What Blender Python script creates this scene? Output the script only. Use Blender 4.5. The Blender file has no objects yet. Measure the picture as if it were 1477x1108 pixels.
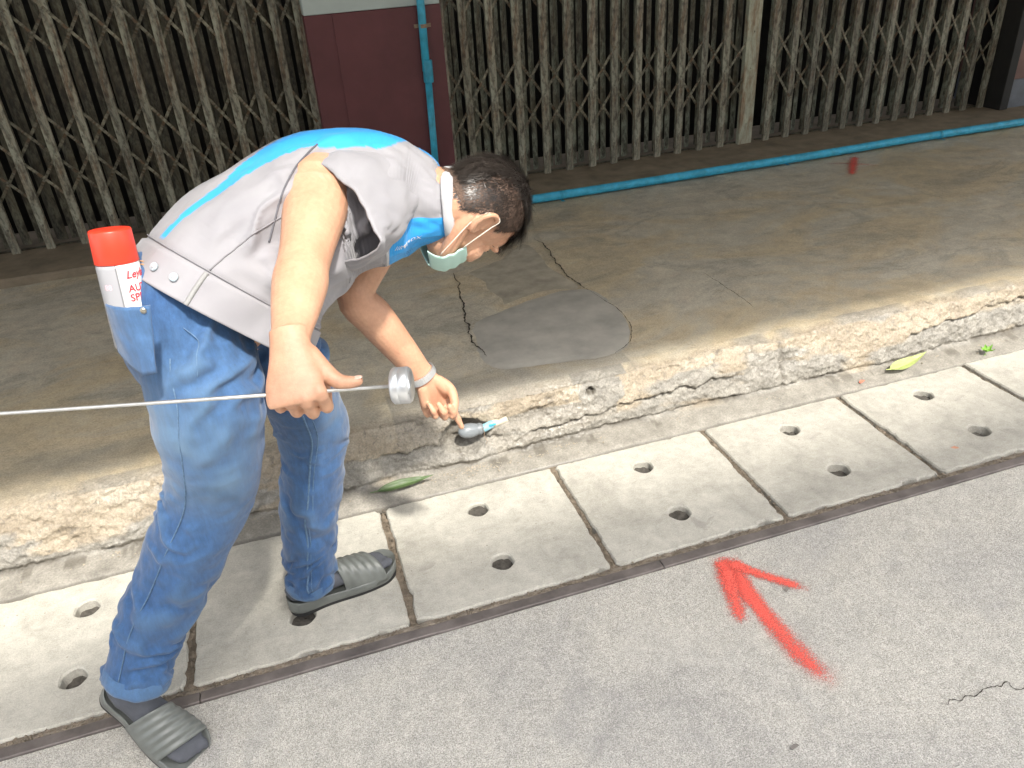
import bpy, bmesh, math, random
import numpy as np
from mathutils import Vector, Matrix, noise
from mathutils.bvhtree import BVHTree

S = bpy.context.scene
COL = S.collection
R = math.radians
random.seed(7)

# ------------------------------------------------------------------ camera
cam_d = bpy.data.cameras.new('camera')
cam = bpy.data.objects.new('camera', cam_d)
COL.objects.link(cam)
cam_d.sensor_width = 36.0
cam_d.lens = 27.4
cam_d.clip_start = 0.05
cam_d.clip_end = 500.0
_r = Vector((0.94961, -0.30706, -0.06286))
_d = Vector((-0.20620, -0.46101, -0.86310))
_f = Vector((0.23605, 0.83258, -0.50110))
cam.matrix_world = Matrix(((_r.x, -_d.x, -_f.x, 0), (_r.y, -_d.y, -_f.y, 0), (_r.z, -_d.z, -_f.z, 1.5), (0, 0, 0, 1)))
S.camera = cam

# ------------------------------------------------------------------ light
SUN = Vector((0.12, -0.57, 0.82)).normalized()       # towards the sun
world = bpy.data.worlds.new('World')
S.world = world
world.use_nodes = True
wn = world.node_tree
bg = wn.nodes['Background']
sky = wn.nodes.new('ShaderNodeTexSky')
sky.sky_type = 'NISHITA'
sky.sun_disc = False
sky.sun_elevation = math.asin(SUN.z)
sky.sun_rotation = math.atan2(SUN.x, SUN.y)
sky.dust_density = 3.0
sky.ozone_density = 0.6
hz = wn.nodes.new('ShaderNodeHueSaturation')          # hazy tropical sky
hz.inputs['Saturation'].default_value = 0.35
wn.links.new(sky.outputs[0], hz.inputs['Color'])
wn.links.new(hz.outputs[0], bg.inputs['Color'])
bg.inputs['Strength'].default_value = 0.15
sun_d = bpy.data.lights.new('sun', 'SUN')
sun_d.energy = 1.5
sun_d.angle = R(3.0)
sun_d.color = (1.0, 0.95, 0.86)
sun = bpy.data.objects.new('sun', sun_d)
COL.objects.link(sun)
sun.rotation_euler = SUN.to_track_quat('Z', 'Y').to_euler()
sun.location = SUN * 30
vs = S.view_settings
vs.view_transform = 'Standard'
vs.look = 'None'
vs.exposure = 2.05
vs.gamma = 1.0
vs.use_curve_mapping = False

# ------------------------------------------------------------------ helpers
def tag(o, label=None, cat=None, group=None, kind=None):
    if label: o['label'] = label
    if cat: o['category'] = cat
    if group: o['group'] = group
    if kind: o['kind'] = kind
    return o

def empty(name, loc=(0, 0, 0)):
    o = bpy.data.objects.new(name, None)
    o.empty_display_size = 0.1
    o.location = loc
    COL.objects.link(o)
    return o

def link(name, me, mat=None, parent=None, smooth=False):
    o = bpy.data.objects.new(name, me)
    COL.objects.link(o)
    if mat is not None and not me.materials:
        me.materials.append(mat)
    if parent is not None:
        o.parent = parent
        o.matrix_parent_inverse = Matrix.Translation(parent.location).inverted()
    if smooth:
        me.polygons.foreach_set('use_smooth', [True] * len(me.polygons))
    return o

def mesh(name, v, f):
    me = bpy.data.meshes.new(name)
    me.from_pydata([tuple(p) for p in v], [], f)
    me.update()
    return me

def bm_obj(name, bm, mat, parent=None, smooth=False):
    bmesh.ops.recalc_face_normals(bm, faces=bm.faces)
    me = bpy.data.meshes.new(name)
    bm.to_mesh(me)
    bm.free()
    return link(name, me, mat, parent, smooth)

def box(bm, a, b, bev=0.0):
    x0, y0, z0 = a
    x1, y1, z1 = b
    r = bmesh.ops.create_cube(bm, size=1.0)
    for v in r['verts']:
        v.co = Vector(((x0 + x1) / 2 + v.co.x * (x1 - x0), (y0 + y1) / 2 + v.co.y * (y1 - y0), (z0 + z1) / 2 + v.co.z * (z1 - z0)))
    if bev:
        es = list({e for v in r['verts'] for e in v.link_edges})
        bmesh.ops.bevel(bm, geom=es, offset=bev, segments=2, profile=0.5, affect='EDGES')

def frame_axes(t):
    t = Vector(t).normalized()
    h = Vector((0, 0, 1)) if abs(t.z) < 0.9 else Vector((1, 0, 0))
    a = t.cross(h).normalized()
    return a, t.cross(a).normalized()

def tube_data(pts, rad, n=12, cap=True):
    pts = [Vector(p) for p in pts]
    if not hasattr(rad, '__len__'):
        rad = [rad] * len(pts)
    V, F = [], []
    prev = None
    for i, p in enumerate(pts):
        t = (pts[min(i + 1, len(pts) - 1)] - pts[max(i - 1, 0)]).normalized()
        if prev is None:
            a, b = frame_axes(t)
        else:
            a = (prev - t * prev.dot(t)).normalized()
            b = t.cross(a)
        prev = a
        for k in range(n):
            w = 2 * math.pi * k / n
            V.append(p + (a * math.cos(w) + b * math.sin(w)) * rad[i])
    for i in range(len(pts) - 1):
        for k in range(n):
            F.append((i * n + k, i * n + (k + 1) % n, (i + 1) * n + (k + 1) % n, (i + 1) * n + k))
    if cap:
        F.append(tuple(range(n - 1, -1, -1)))
        m = (len(pts) - 1) * n
        F.append(tuple(range(m, m + n)))
    return V, F

def tube(name, pts, rad, mat, parent=None, n=12):
    V, F = tube_data(pts, rad, n)
    return link(name, mesh(name, V, F), mat, parent, True)

def spline(pts, m):
    """Catmull-Rom through tuples of any length, m samples per span"""
    P = [np.array(p, float) for p in pts]
    P = [2 * P[0] - P[1]] + P + [2 * P[-1] - P[-2]]
    out = []
    for i in range(1, len(P) - 2):
        for k in range(m):
            t = k / m
            out.append(0.5 * ((2 * P[i]) + (-P[i-1] + P[i+1]) * t + (2*P[i-1] - 5*P[i] + 4*P[i+1] - P[i+2]) * t * t + (-P[i-1] + 3*P[i] - 3*P[i+1] + P[i+2]) * t ** 3))
    out.append(P[-2])
    return out

def fbm(x, y, z=0.0, o=4):
    return noise.fractal(Vector((x, y, z)), 1.0, 2.0, o)

def sstep(a, b, x):
    t = min(1, max(0, (x - a) / (b - a)))
    return t * t * (3 - 2 * t)

# ------------------------------------------------------------------ materials
def newmat(name):
    m = bpy.data.materials.new(name)
    m.use_nodes = True
    return m, m.node_tree, m.node_tree.nodes['Principled BSDF']

def nd(t, typ, **kw):
    n = t.nodes.new(typ)
    for k, v in kw.items():
        setattr(n, k, v)
    return n

def n_noise(t, vec, scale, detail=6, rough=0.6, dist=0.0):
    n = nd(t, 'ShaderNodeTexNoise')
    n.inputs['Scale'].default_value = scale
    n.inputs['Detail'].default_value = detail
    n.inputs['Roughness'].default_value = rough
    n.inputs['Distortion'].default_value = dist
    if vec is not None:
        t.links.new(vec, n.inputs['Vector'])
    return n.outputs['Fac']

def n_ramp(t, fac, stops):
    r = nd(t, 'ShaderNodeValToRGB')
    e = r.color_ramp.elements
    while len(e) < len(stops):
        e.new(0.5)
    for k, (p, c) in enumerate(stops):
        e[k].position = p
        e[k].color = (c, c, c, 1) if isinstance(c, (int, float)) else (*c, 1)
    t.links.new(fac, r.inputs[0])
    return r.outputs[0]

def n_mix(t, fac, a, b, mode='MIX'):
    m = nd(t, 'ShaderNodeMix', data_type='RGBA', blend_type=mode)
    for sock, v in ((m.inputs[0], fac), (m.inputs[6], a), (m.inputs[7], b)):
        if isinstance(v, bpy.types.NodeSocket):
            t.links.new(v, sock)
        elif isinstance(v, (int, float)):
            sock.default_value = v if sock == m.inputs[0] else (v, v, v, 1)
        else:
            sock.default_value = (*v, 1)
    return m.outputs[2]

def n_math(t, op, a, b=0.0):
    m = nd(t, 'ShaderNodeMath', operation=op)
    for s, v in ((m.inputs[0], a), (m.inputs[1], b)):
        if isinstance(v, bpy.types.NodeSocket):
            t.links.new(v, s)
        else:
            s.default_value = v
    return m.outputs[0]

def n_coord(t, scale=(1, 1, 1), which='Object'):
    tc = nd(t, 'ShaderNodeTexCoord')
    mp = nd(t, 'ShaderNodeMapping')
    mp.inputs['Scale'].default_value = scale
    t.links.new(tc.outputs[which], mp.inputs['Vector'])
    return mp.outputs['Vector']

def n_bump(t, p, h, strength=0.3, dist=0.01, prev=None):
    b = nd(t, 'ShaderNodeBump')
    b.inputs['Strength'].default_value = strength
    b.inputs['Distance'].default_value = dist
    t.links.new(h, b.inputs['Height'])
    if prev is not None:
        t.links.new(prev, b.inputs['Normal'])
    t.links.new(b.outputs[0], p.inputs['Normal'])
    return b.outputs[0]

def n_attr(t, name):
    a = nd(t, 'ShaderNodeAttribute', attribute_name=name)
    return a.outputs['Fac'], a.outputs['Color']

def simple(name, col, rough=0.6, var=0.12, scale=12, bump=0.15, bscale=90, metal=0.0, bdist=0.002, spec=0.5):
    m, t, p = newmat(name)
    v = n_coord(t)
    f = n_noise(t, v, scale, 6)
    lo = tuple(c * (1 - var) for c in col)
    hi = tuple(min(1, c * (1 + var)) for c in col)
    c = n_ramp(t, f, [(0.3, lo), (0.7, hi)])
    t.links.new(c, p.inputs['Base Color'])
    p.inputs['Roughness'].default_value = rough
    p.inputs['Metallic'].default_value = metal
    p.inputs['Specular IOR Level'].default_value = spec
    if bump:
        n_bump(t, p, n_noise(t, v, bscale, 4), bump, bdist)
    return m

def set_point_attr(me, name, vals):
    a = me.attributes.new(name, 'FLOAT', 'POINT')
    a.data.foreach_set('value', np.asarray(vals, dtype=np.float32))

# road: worn pale asphalt with fine aggregate
def m_road():
    m, t, p = newmat('worn_asphalt')
    v = n_coord(t)
    big = n_noise(t, v, 1.7, 5, 0.6, 0.6)
    mid = n_noise(t, v, 22, 5, 0.65)
    fine = n_noise(t, v, 330, 3, 0.7)
    c = n_ramp(t, big, [(0.25, (0.335, 0.322, 0.298)), (0.42, (0.39, 0.375, 0.343)), (0.55, (0.445, 0.425, 0.378)), (0.75, (0.41, 0.395, 0.36))])
    c = n_mix(t, 0.3, c, n_ramp(t, mid, [(0.32, 0.36), (0.68, 0.64)]), 'OVERLAY')
    c = n_mix(t, 0.75, c, n_ramp(t, fine, [(0.33, 0.14), (0.5, 0.5), (0.67, 0.86)]), 'OVERLAY')
    vo = nd(t, 'ShaderNodeTexVoronoi')
    vo.inputs['Scale'].default_value = 210
    t.links.new(v, vo.inputs['Vector'])
    vo2 = nd(t, 'ShaderNodeTexVoronoi'); vo2.inputs['Scale'].default_value = 165
    t.links.new(v, vo2.inputs['Vector'])
    c = n_mix(t, 0.32, c, n_ramp(t, vo2.outputs['Color'], [(0.05, 0.20), (0.5, 0.48), (0.95, 0.78)]), 'OVERLAY')
    sp = n_ramp(t, vo.outputs['Color'], [(0.86, 0.0), (0.94, 1.0)])
    sp2 = n_math(t, 'MULTIPLY', sp, n_ramp(t, vo.outputs['Distance'], [(0.2, 1.0), (0.45, 0.0)]))
    c = n_mix(t, n_math(t, 'MULTIPLY', sp2, 0.8), c, (0.62, 0.6, 0.55))
    bl = n_noise(t, v, 3.1, 7, 0.7, 0.9)
    c = n_mix(t, n_ramp(t, bl, [(0.56, 0.0), (0.70, 0.45)]), c, (0.29, 0.284, 0.275))
    c = n_mix(t, n_ramp(t, bl, [(0.30, 0.45), (0.42, 0.0)]), c, (0.50, 0.48, 0.43))
    # pale scuffed streaks
    st = n_noise(t, n_coord(t, (0.6, 2.0, 1)), 1.6, 6, 0.65, 1.4)
    c = n_mix(t, n_ramp(t, st, [(0.485, 0.0), (0.5, 0.12), (0.515, 0.0)]), c, (0.5, 0.47, 0.42))
    t.links.new(c, p.inputs['Base Color'])
    p.inputs['Roughness'].default_value = 0.88
    b = n_bump(t, p, fine, 0.5, 0.004)
    n_bump(t, p, vo.outputs['Distance'], 0.35, 0.003, b)
    return m

def m_slab():
    m, t, p = newmat('drain_slab_concrete')
    v = n_coord(t)
    oi = nd(t, 'ShaderNodeObjectInfo')
    mp = nd(t, 'ShaderNodeVectorMath', operation='ADD')
    cmb = nd(t, 'ShaderNodeCombineXYZ')
    t.links.new(n_math(t, 'MULTIPLY', oi.outputs['Random'], 37.0), cmb.inputs[0])
    t.links.new(v, mp.inputs[0]); t.links.new(cmb.outputs[0], mp.inputs[1])
    v = mp.outputs[0]
    big = n_noise(t, v, 4.5, 7, 0.65, 0.8)
    mid = n_noise(t, v, 26, 6, 0.7, 0.3)
    fine = n_noise(t, v, 260, 3, 0.7)
    c = n_ramp(t, big, [(0.28, (0.315, 0.302, 0.262)), (0.5, (0.40, 0.383, 0.335)), (0.72, (0.46, 0.44, 0.385))])
    c = n_mix(t, 0.42, c, n_ramp(t, mid, [(0.3, 0.3), (0.7, 0.68)]), 'OVERLAY')
    c = n_mix(t, 0.35, c, n_ramp(t, fine, [(0.3, 0.25), (0.7, 0.75)]), 'OVERLAY')
    # darker damp stains
    s = n_noise(t, v, 7.0, 8, 0.7, 1.5)
    c = n_mix(t, n_ramp(t, s, [(0.62, 0.0), (0.68, 0.6)]), c, (0.27, 0.255, 0.225))
    # pale lime scratches
    sc = n_noise(t, n_coord(t, (1.0, 5.0, 1)), 9, 5, 0.7, 2.2)
    c = n_mix(t, n_ramp(t, sc, [(0.49, 0.0), (0.5, 0.3), (0.51, 0.0)]), c, (0.68, 0.66, 0.6))
    # fine dark pits
    vo = nd(t, 'ShaderNodeTexVoronoi'); vo.inputs['Scale'].default_value = 95
    t.links.new(v, vo.inputs['Vector'])
    pit = n_math(t, 'MULTIPLY', n_ramp(t, vo.outputs['Color'], [(0.9, 0.0), (0.94, 1.0)]), n_ramp(t, vo.outputs['Distance'], [(0.12, 1.0), (0.28, 0.0)]))
    c = n_mix(t, n_math(t, 'MULTIPLY', pit, 0.7), c, (0.14, 0.12, 0.1))
    c = n_mix(t, 1.0, c, n_math(t, 'ADD', 0.86, n_math(t, 'MULTIPLY', oi.outputs['Random'], 0.22)), 'MULTIPLY')
    t.links.new(c, p.inputs['Base Color'])
    p.inputs['Roughness'].default_value = 0.9
    b = n_bump(t, p, mid, 0.25, 0.004)
    b = n_bump(t, p, fine, 0.35, 0.0018, b)
    return m

def m_sidewalk():
    """stained cement screed on top, broken ochre plaster and grey mortar on the kerb face"""
    m, t, p = newmat('sidewalk_cement')
    v = n_coord(t)
    vs_ = n_coord(t, (0.75, 1.15, 1))
    big = n_noise(t, vs_, 1.7, 8, 0.66, 0.6)
    mid = n_noise(t, v, 13, 6, 0.65, 0.5)
    fine = n_noise(t, v, 170, 4, 0.7)
    top = n_ramp(t, big, [(0.3, (0.37, 0.33, 0.255)), (0.45, (0.54, 0.45, 0.305)), (0.56, (0.50, 0.46, 0.375)), (0.72, (0.64, 0.56, 0.43))])
    top = n_mix(t, 0.5, top, n_ramp(t, mid, [(0.3, 0.33), (0.7, 0.66)]), 'OVERLAY')
    sw = n_noise(t, n_coord(t, (0.75, 1.2, 1)), 3.2, 8, 0.72, 0.7)
    top = n_mix(t, n_ramp(t, sw, [(0.52, 0.0), (0.62, 0.55)]), top, (0.30, 0.28, 0.235))
    pl = n_ramp(t, n_noise(t, v, 7, 6, 0.65, 0.6), [(0.3, (0.23, 0.19, 0.14)), (0.5, (0.325, 0.275, 0.205)), (0.7, (0.39, 0.345, 0.275))])
    gm = n_ramp(t, n_noise(t, v, 16, 6, 0.7), [(0.3, (0.17, 0.16, 0.14)), (0.7, (0.33, 0.31, 0.27))])
    fa, _ = n_attr(t, 'plaster')
    ga, _ = n_attr(t, 'mortar')
    da, _ = n_attr(t, 'crack')
    c = n_mix(t, fa, top, pl)
    c = n_mix(t, ga, c, gm)
    c = n_mix(t, 0.55, c, n_ramp(t, fine, [(0.3, 0.25), (0.7, 0.76)]), 'OVERLAY')
    grime = n_noise(t, v, 34, 6, 0.75, 0.8)
    c = n_mix(t, n_math(t, 'MULTIPLY', fa, n_ramp(t, grime, [(0.55, 0.0), (0.66, 0.75)])), c, (0.13, 0.115, 0.095))
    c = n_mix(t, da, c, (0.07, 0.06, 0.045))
    t.links.new(c, p.inputs['Base Color'])
    t.links.new(n_ramp(t, sw, [(0.35, 0.34), (0.62, 0.75)]), p.inputs['Roughness'])
    b = n_bump(t, p, mid, 0.2, 0.006)
    b = n_bump(t, p, fine, 0.4, 0.003, b)
    vo = nd(t, 'ShaderNodeTexVoronoi'); vo.inputs['Scale'].default_value = 75
    t.links.new(v, vo.inputs['Vector'])
    bb = n_bump(t, p, vo.outputs['Distance'], 0.5, 0.006, b)
    t.links.new(n_math(t, 'MULTIPLY', fa, 0.6), bb.node.inputs['Strength'])
    return m

def m_gate(name, base, rust, grime=0.5):
    m, t, p = newmat(name)
    v = n_coord(t)
    oi = nd(t, 'ShaderNodeObjectInfo')
    a = n_noise(t, v, 9, 6, 0.65)
    b_ = n_noise(t, n_coord(t, (2.5, 2.5, 0.6)), 6, 7, 0.7, 0.5)
    c = n_ramp(t, a, [(0.3, tuple(x * 0.75 for x in base)), (0.7, tuple(x * 1.15 for x in base))])
    c = n_mix(t, n_ramp(t, b_, [(0.46, 0.0), (0.62, 0.9)]), c, rust)
    d = n_noise(t, n_coord(t, (3, 3, 1.2)), 14, 5, 0.7)
    c = n_mix(t, n_math(t, 'MULTIPLY', n_ramp(t, d, [(0.45, 0.0), (0.62, 1.0)]), grime), c, (0.045, 0.04, 0.032))
    hv = n_math(t, 'ADD', 0.75, n_math(t, 'MULTIPLY', oi.outputs['Random'], 0.5))
    c = n_mix(t, 1.0, c, hv, 'MULTIPLY')
    t.links.new(c, p.inputs['Base Color'])
    p.inputs['Roughness'].default_value = 0.6
    n_bump(t, p, d, 0.3, 0.002)
    return m

M_ROAD = m_road()
M_SLAB = m_slab()
M_WALK = m_sidewalk()
M_PATCH = simple('grey_cement_patch', (0.42, 0.40, 0.355), 0.6, 0.2, 9, 0.25, 160)
M_IRON = simple('rusty_steel_edging', (0.155, 0.135, 0.125), 0.62, 0.35, 14, 0.3, 140, 0.3)
M_DIRT = simple('dirt_fill', (0.19, 0.155, 0.115), 0.95, 0.4, 40, 0.8, 120, bdist=0.006)
M_SILT = simple('drain_silt', (0.075, 0.068, 0.058), 0.9, 0.5, 60, 0.8, 120, bdist=0.006)
M_CRACK = simple('crack_dirt', (0.05, 0.042, 0.033), 0.95, 0.3, 40, 0.3, 120)
M_GBAR = m_gate('gate_bar_paint', (0.33, 0.33, 0.265), (0.15, 0.08, 0.04), 0.85)
M_GSLAT = m_gate('gate_slat_paint', (0.17, 0.165, 0.12), (0.075, 0.052, 0.033), 0.95)
M_GLAT = m_gate('gate_lattice_paint', (0.25, 0.24, 0.18), (0.13, 0.075, 0.04), 0.8)
M_GSLAT2 = m_gate('gate_slat_pale', (0.29, 0.315, 0.25), (0.12, 0.08, 0.05), 0.85)
M_GPOST = m_gate('gate_post_paint', (0.40, 0.41, 0.32), (0.22, 0.13, 0.07), 0.3)
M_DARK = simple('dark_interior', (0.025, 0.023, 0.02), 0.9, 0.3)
M_MAROON = simple('maroon_wall_paint', (0.135, 0.04, 0.048), 0.55, 0.16, 5, 0.1, 60)
M_PALE = simple('pale_blue_wall_paint', (0.52, 0.60, 0.60), 0.6, 0.08, 5, 0.1, 60)
M_BLUEPIPE = simple('blue_pvc', (0.05, 0.42, 0.64), 0.45, 0.26, 20, 0.05, 60)
M_BLUEDK = simple('blue_pvc_joint', (0.035, 0.34, 0.53), 0.45, 0.2, 30, 0.05, 60)
M_CLAMP = simple('rusty_clamp', (0.33, 0.24, 0.17), 0.6, 0.3, 60, 0.2, 200, 0.3)
M_GREY = simple('grey_pvc', (0.20, 0.22, 0.235), 0.38, 0.1, 20, 0.05, 90)
M_CREAM = simple('cream_mortar_sheath', (0.55, 0.50, 0.40), 0.8, 0.2, 40, 0.4, 120)
M_CONC = simple('canopy_concrete', (0.42, 0.40, 0.37), 0.9, 0.12, 3, 0.2, 60)
M_THRESH = simple('threshold_cement', (0.235, 0.19, 0.135), 0.8, 0.3, 8, 0.3, 120)

# ------------------------------------------------------------------ road
def build_road():
    me = mesh('road', [(-30, -30, -0.006), (40, -30, -0.006), (40, 1.39, -0.006), (-30, 1.39, -0.006)], [(0, 1, 2, 3)])
    road = link('road', me, M_ROAD)
    tag(road, kind='structure')
    def crack(pts, w):
        rnd = random.Random(len(pts))
        P = spline(pts, 14)
        V, F = [], []
        for i, p in enumerate(P):
            q = P[min(i + 1, len(P) - 1)] - P[max(i - 1, 0)]
            nrm = np.array([-q[1], q[0]]) / (np.hypot(q[0], q[1]) + 1e-9)
            ww = w * (0.25 + 0.75 * rnd.random()) * min(1, 6 * (0.02 + i / len(P)), 6 * (0.02 + 1 - i / len(P)))
            c = np.array([p[0], p[1]]) + nrm * fbm(i * 0.22, len(pts) * 3.3, w * 900, 3) * w * 6
            V += [(*(c + nrm * ww), -0.0035), (*(c - nrm * ww), -0.0035)]
            if i:
                k = 2 * i
                F.append((k - 2, k - 1, k + 1, k))
        link('crack', mesh('crack', V, F), M_CRACK, road)
    crack([(1.1295, 0.8064, 0.0000), (1.1835, 0.7954, 0.0000), (1.2531, 0.7996, 0.0000), (1.3057, 0.7953, 0.0000), (1.3665, 0.7800, 0.0000), (1.75, 0.86, 0)], 0.0016)
    return road
build_road()

# ------------------------------------------------------------------ drain with cover slabs
SEAM = [-2.09, -1.54, -0.988, -0.438, 0.107, 0.661, 1.201, 1.739, 2.287, 2.834, 3.38, 3.93, 4.48]
def build_drain():
    bm = bmesh.new()
    box(bm, (-4, 1.388, -0.2), (9, 1.955, -0.062))
    dr = bm_obj('drain_channel', bm, M_DIRT)
    tag(dr, kind='structure')
    rnd = random.Random(3)
    y0, y1 = 1.442, 1.932
    for i in range(len(SEAM) - 1):
        g0 = 0.005 + 0.003 * rnd.random()
        g1 = 0.005 + 0.003 * rnd.random()
        x0, x1 = SEAM[i] + g0, SEAM[i + 1] - g1
        if i == 3: x1 -= 0.003
        cx = (x0 + x1) / 2
        # outline with chipped edges
        out = []
        def side(ax, ay, bx, by, n, nx, ny, amp):
            for k in range(n):
                s = k / n
                ch = amp * max(0, fbm((ax + (bx - ax) * s) * 16 + i * 9.1, (ay + (by - ay) * s) * 16, 3.3, 4)) ** 1.3
                ch += 0.002 * rnd.random()
                if k == 0: ch = 0.008 * rnd.random() + 0.003 + (0.012 * rnd.random() if rnd.random() < 0.4 else 0)
                out.append((ax + (bx - ax) * s + nx * ch, ay + (by - ay) * s + ny * ch))
        side(x0, y0, x1, y0, 46, 0, 1, 0.022)
        side(x1, y0, x1, y1, 46, -1, 0, 0.014)
        side(x1, y1, x0, y1, 46, 0, -1, 0.010)
        side(x0, y1, x0, y0, 46, 1, 0, 0.014)
        bm = bmesh.new()
        def ring(pts, z):
            vs_ = [bm.verts.new((x, y, z)) for x, y in pts]
            es = [bm.edges.new((vs_[k], vs_[(k + 1) % len(vs_)])) for k in range(len(vs_))]
            return vs_, es
        def inset(pts, d):
            res = []
            n = len(pts)
            ax = sum(p[0] for p in pts) / n; ay = sum(p[1] for p in pts) / n
            for x, y in pts:
                vx, vy = x - ax, y - ay
                sx = max(abs(vx), abs(vy))
                res.append((x - d * vx / sx, y - d * vy / sx))
            return res
        holes = []
        for hy in (1.575, 1.818):
            r0 = 0.0298 + 0.003 * rnd.random()
            hx = cx + 0.012 * (rnd.random() - 0.5)
            holes.append([(hx + r0 * (1 + 0.05 * math.sin(5 * a + i)) * math.cos(a), hy + 0.01 * (rnd.random() - .5) * 0 + r0 * (1 + 0.05 * math.cos(3 * a + i)) * math.sin(a)) for a in [2 * math.pi * k / 28 for k in range(28)]])
        top, te = ring(inset(out, 0.004), 0.0)
        mid, me_ = ring(out, -0.005)
        bot, be = ring(out, -0.06)
        n = len(out)
        for a, b in ((top, mid), (mid, bot)):
            for k in range(n):
                bm.faces.new((a[k], a[(k + 1) % n], b[(k + 1) % n], b[k]))
        edges = list(te)
        for h in holes:
            hc = (sum(p[0] for p in h) / 28, sum(p[1] for p in h) / 28)
            big = [(hc[0] + (x - hc[0]) * 1.12, hc[1] + (y - hc[1]) * 1.12) for x, y in h]
            r_t, e_t = ring(big, 0.0)
            r_m, e_m = ring(h, -0.005)
            r_b, e_b = ring(h, -0.06)
            edges += e_t
            for a, b in ((r_t, r_m), (r_m, r_b)):
                for k in range(28):
                    bm.faces.new((a[k], b[k], b[(k + 1) % 28], a[(k + 1) % 28]))
        bmesh.ops.triangle_fill(bm, use_beauty=True, use_dissolve=False, edges=edges, normal=(0, 0, 1))
        bmesh.ops.recalc_face_normals(bm, faces=bm.faces)
        me = bpy.data.meshes.new('cover_slab')
        bm.to_mesh(me); bm.free()
        o = link('cover_slab', me, M_SLAB, dr)
        o.location.z = 0.006 * (rnd.random() - 0.5)
        o.rotation_euler = (0.004 * (rnd.random() - .5), 0.004 * (rnd.random() - .5), 0)
        # silted holes
        for h in holes:
            hc = (sum(p[0] for p in h) / 28, sum(p[1] for p in h) / 28)
            dep = rnd.uniform(-0.012, 0.004)
            V = [(hc[0], hc[1], -0.013 + dep - 0.008 * rnd.random())]
            F = []
            for j, rr in enumerate((0.012, 0.026, 0.039)):
                for k in range(14):
                    a = 2 * math.pi * k / 14
                    V.append((hc[0] + rr * math.cos(a), hc[1] + rr * math.sin(a), -0.014 + dep - 0.010 * rnd.random()))
            for k in range(14):
                F.append((0, 1 + k, 1 + (k + 1) % 14))
                for j in (0, 1):
                    a0 = 1 + 14 * j
                    F.append((a0 + k, a0 + 14 + k, a0 + 14 + (k + 1) % 14, a0 + (k + 1) % 14))
            link('silt', mesh('silt', V, F), M_SILT, dr, True)
    for sx in SEAM[1:-1]:
        V, F = [], []
        for i in range(101):
            y = 1.43 + 0.51 * i / 100
            lo = fbm(sx * 3, y * 7, 0.4, 3)
            for j, dx in enumerate((-0.016, -0.005, 0.0, 0.005, 0.016)):
                V.append((sx + dx, y, -0.0085 + 0.004 * fbm(sx + dx * 40, y * 45, 0, 3) - (0.016 if lo > 0.28 else 0.0)))
            if i:
                k = i * 5
                F += [(k - 5 + j, k - 4 + j, k + 1 + j, k + j) for j in range(4)]
        link('seam_mortar', mesh('seam_mortar', V, F), M_DIRT, dr, True)
    # steel edging strip along the road side, in lengths, with crusted mortar
    for a, b in ((-4, -0.415), (-0.412, 0.78), (0.783, 2.6), (2.603, 9)):
        bm = bmesh.new()
        n = max(2, int((b - a) / 0.02))
        pr = [(1.391, -0.07), (1.391, -0.001), (1.393, 0.001), (1.419, 0.001), (1.4215, -0.001), (1.4215, -0.07)]
        V, F = [], []
        for i in range(n + 1):
            x = a + (b - a) * i / n
            w = 0.0025 * fbm(x * 6, 1.0, 0, 3)
            w2 = 0.003 * fbm(x * 9, 5.0, 0, 4)
            for j, (y, z) in enumerate(pr):
                V.append((x, y + (w if j < 3 else w2), z))
            if i:
                k = i * 6
                F += [(k - 6 + j, k - 5 + j, k + 1 + j, k + j) for j in range(5)]
        F += [(5, 4, 3, 2, 1, 0), tuple(range(n * 6, n * 6 + 6))]
        bm.free()
        link('steel_edging', mesh('steel_edging', V, F), M_IRON, dr)
    # crumbly dirt and mortar along the seams
    V, F = [], []
    rnd = random.Random(11)
    def crumb(x, y, z, s):
        k = len(V)
        for j in range(6):
            d = [(1, 0, 0), (-1, 0, 0), (0, 1, 0), (0, -1, 0), (0, 0, 1), (0, 0, -1)][j]
            q = s * (0.6 + 0.8 * rnd.random())
            V.append((x + d[0] * q + s * .3 * rnd.random(), y + d[1] * q + s * .3 * rnd.random(), z + d[2] * q * 0.6))
        for a, b in ((0, 2), (2, 1), (1, 3), (3, 0)):
            F.append((k + a, k + b, k + 4)); F.append((k + b, k + a, k + 5))
    for x in SEAM:
        if -1.3 < x < 3.2:
            for _ in range(260):
                crumb(x + rnd.gauss(0, 0.004), rnd.uniform(1.44, 1.935), -0.007 + 0.004 * rnd.random(), rnd.uniform(0.0012, 0.004))
    for _ in range(2600):
        crumb(rnd.uniform(-1.2, 3.2), 1.431 + rnd.gauss(0, 0.0045), -0.005 + 0.003 * rnd.random(), rnd.uniform(0.0012, 0.0042))
    for _ in range(500):
        crumb(rnd.uniform(-1.2, 3.2), rnd.uniform(0.9, 2.0), 0.001, rnd.uniform(0.0006, 0.0018))
    g = link('seam_dirt', mesh('seam_dirt', V, F), M_DIRT, dr)
    tag(g, kind='stuff')
    V2, F2 = [], []
    n = 420
    for i in range(n + 1):
        x = -1.3 + 4.6 * i / n
        cw = 0.005 * fbm(x * 14, 2.2, 0, 4)
        for j, y in enumerate((1.4205, 1.427, 1.433, 1.440, 1.448)):
            V2.append((x, y + (cw if j < 4 else 0), -0.006 + 0.004 * fbm(x * 30, y * 60, 1, 3) - (0.006 if j in (0, 4) else 0)))
        if i:
            k = i * 5
            F2 += [(k - 5 + j, k + j, k + 1 + j, k - 4 + j) for j in range(4)]
    link('seam_mortar', mesh('seam_mortar', V2, F2), simple('seam_mortar', (0.2, 0.17, 0.135), 0.95, 0.4, 30, 0.6, 140), dr, True)
build_drain()

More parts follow.
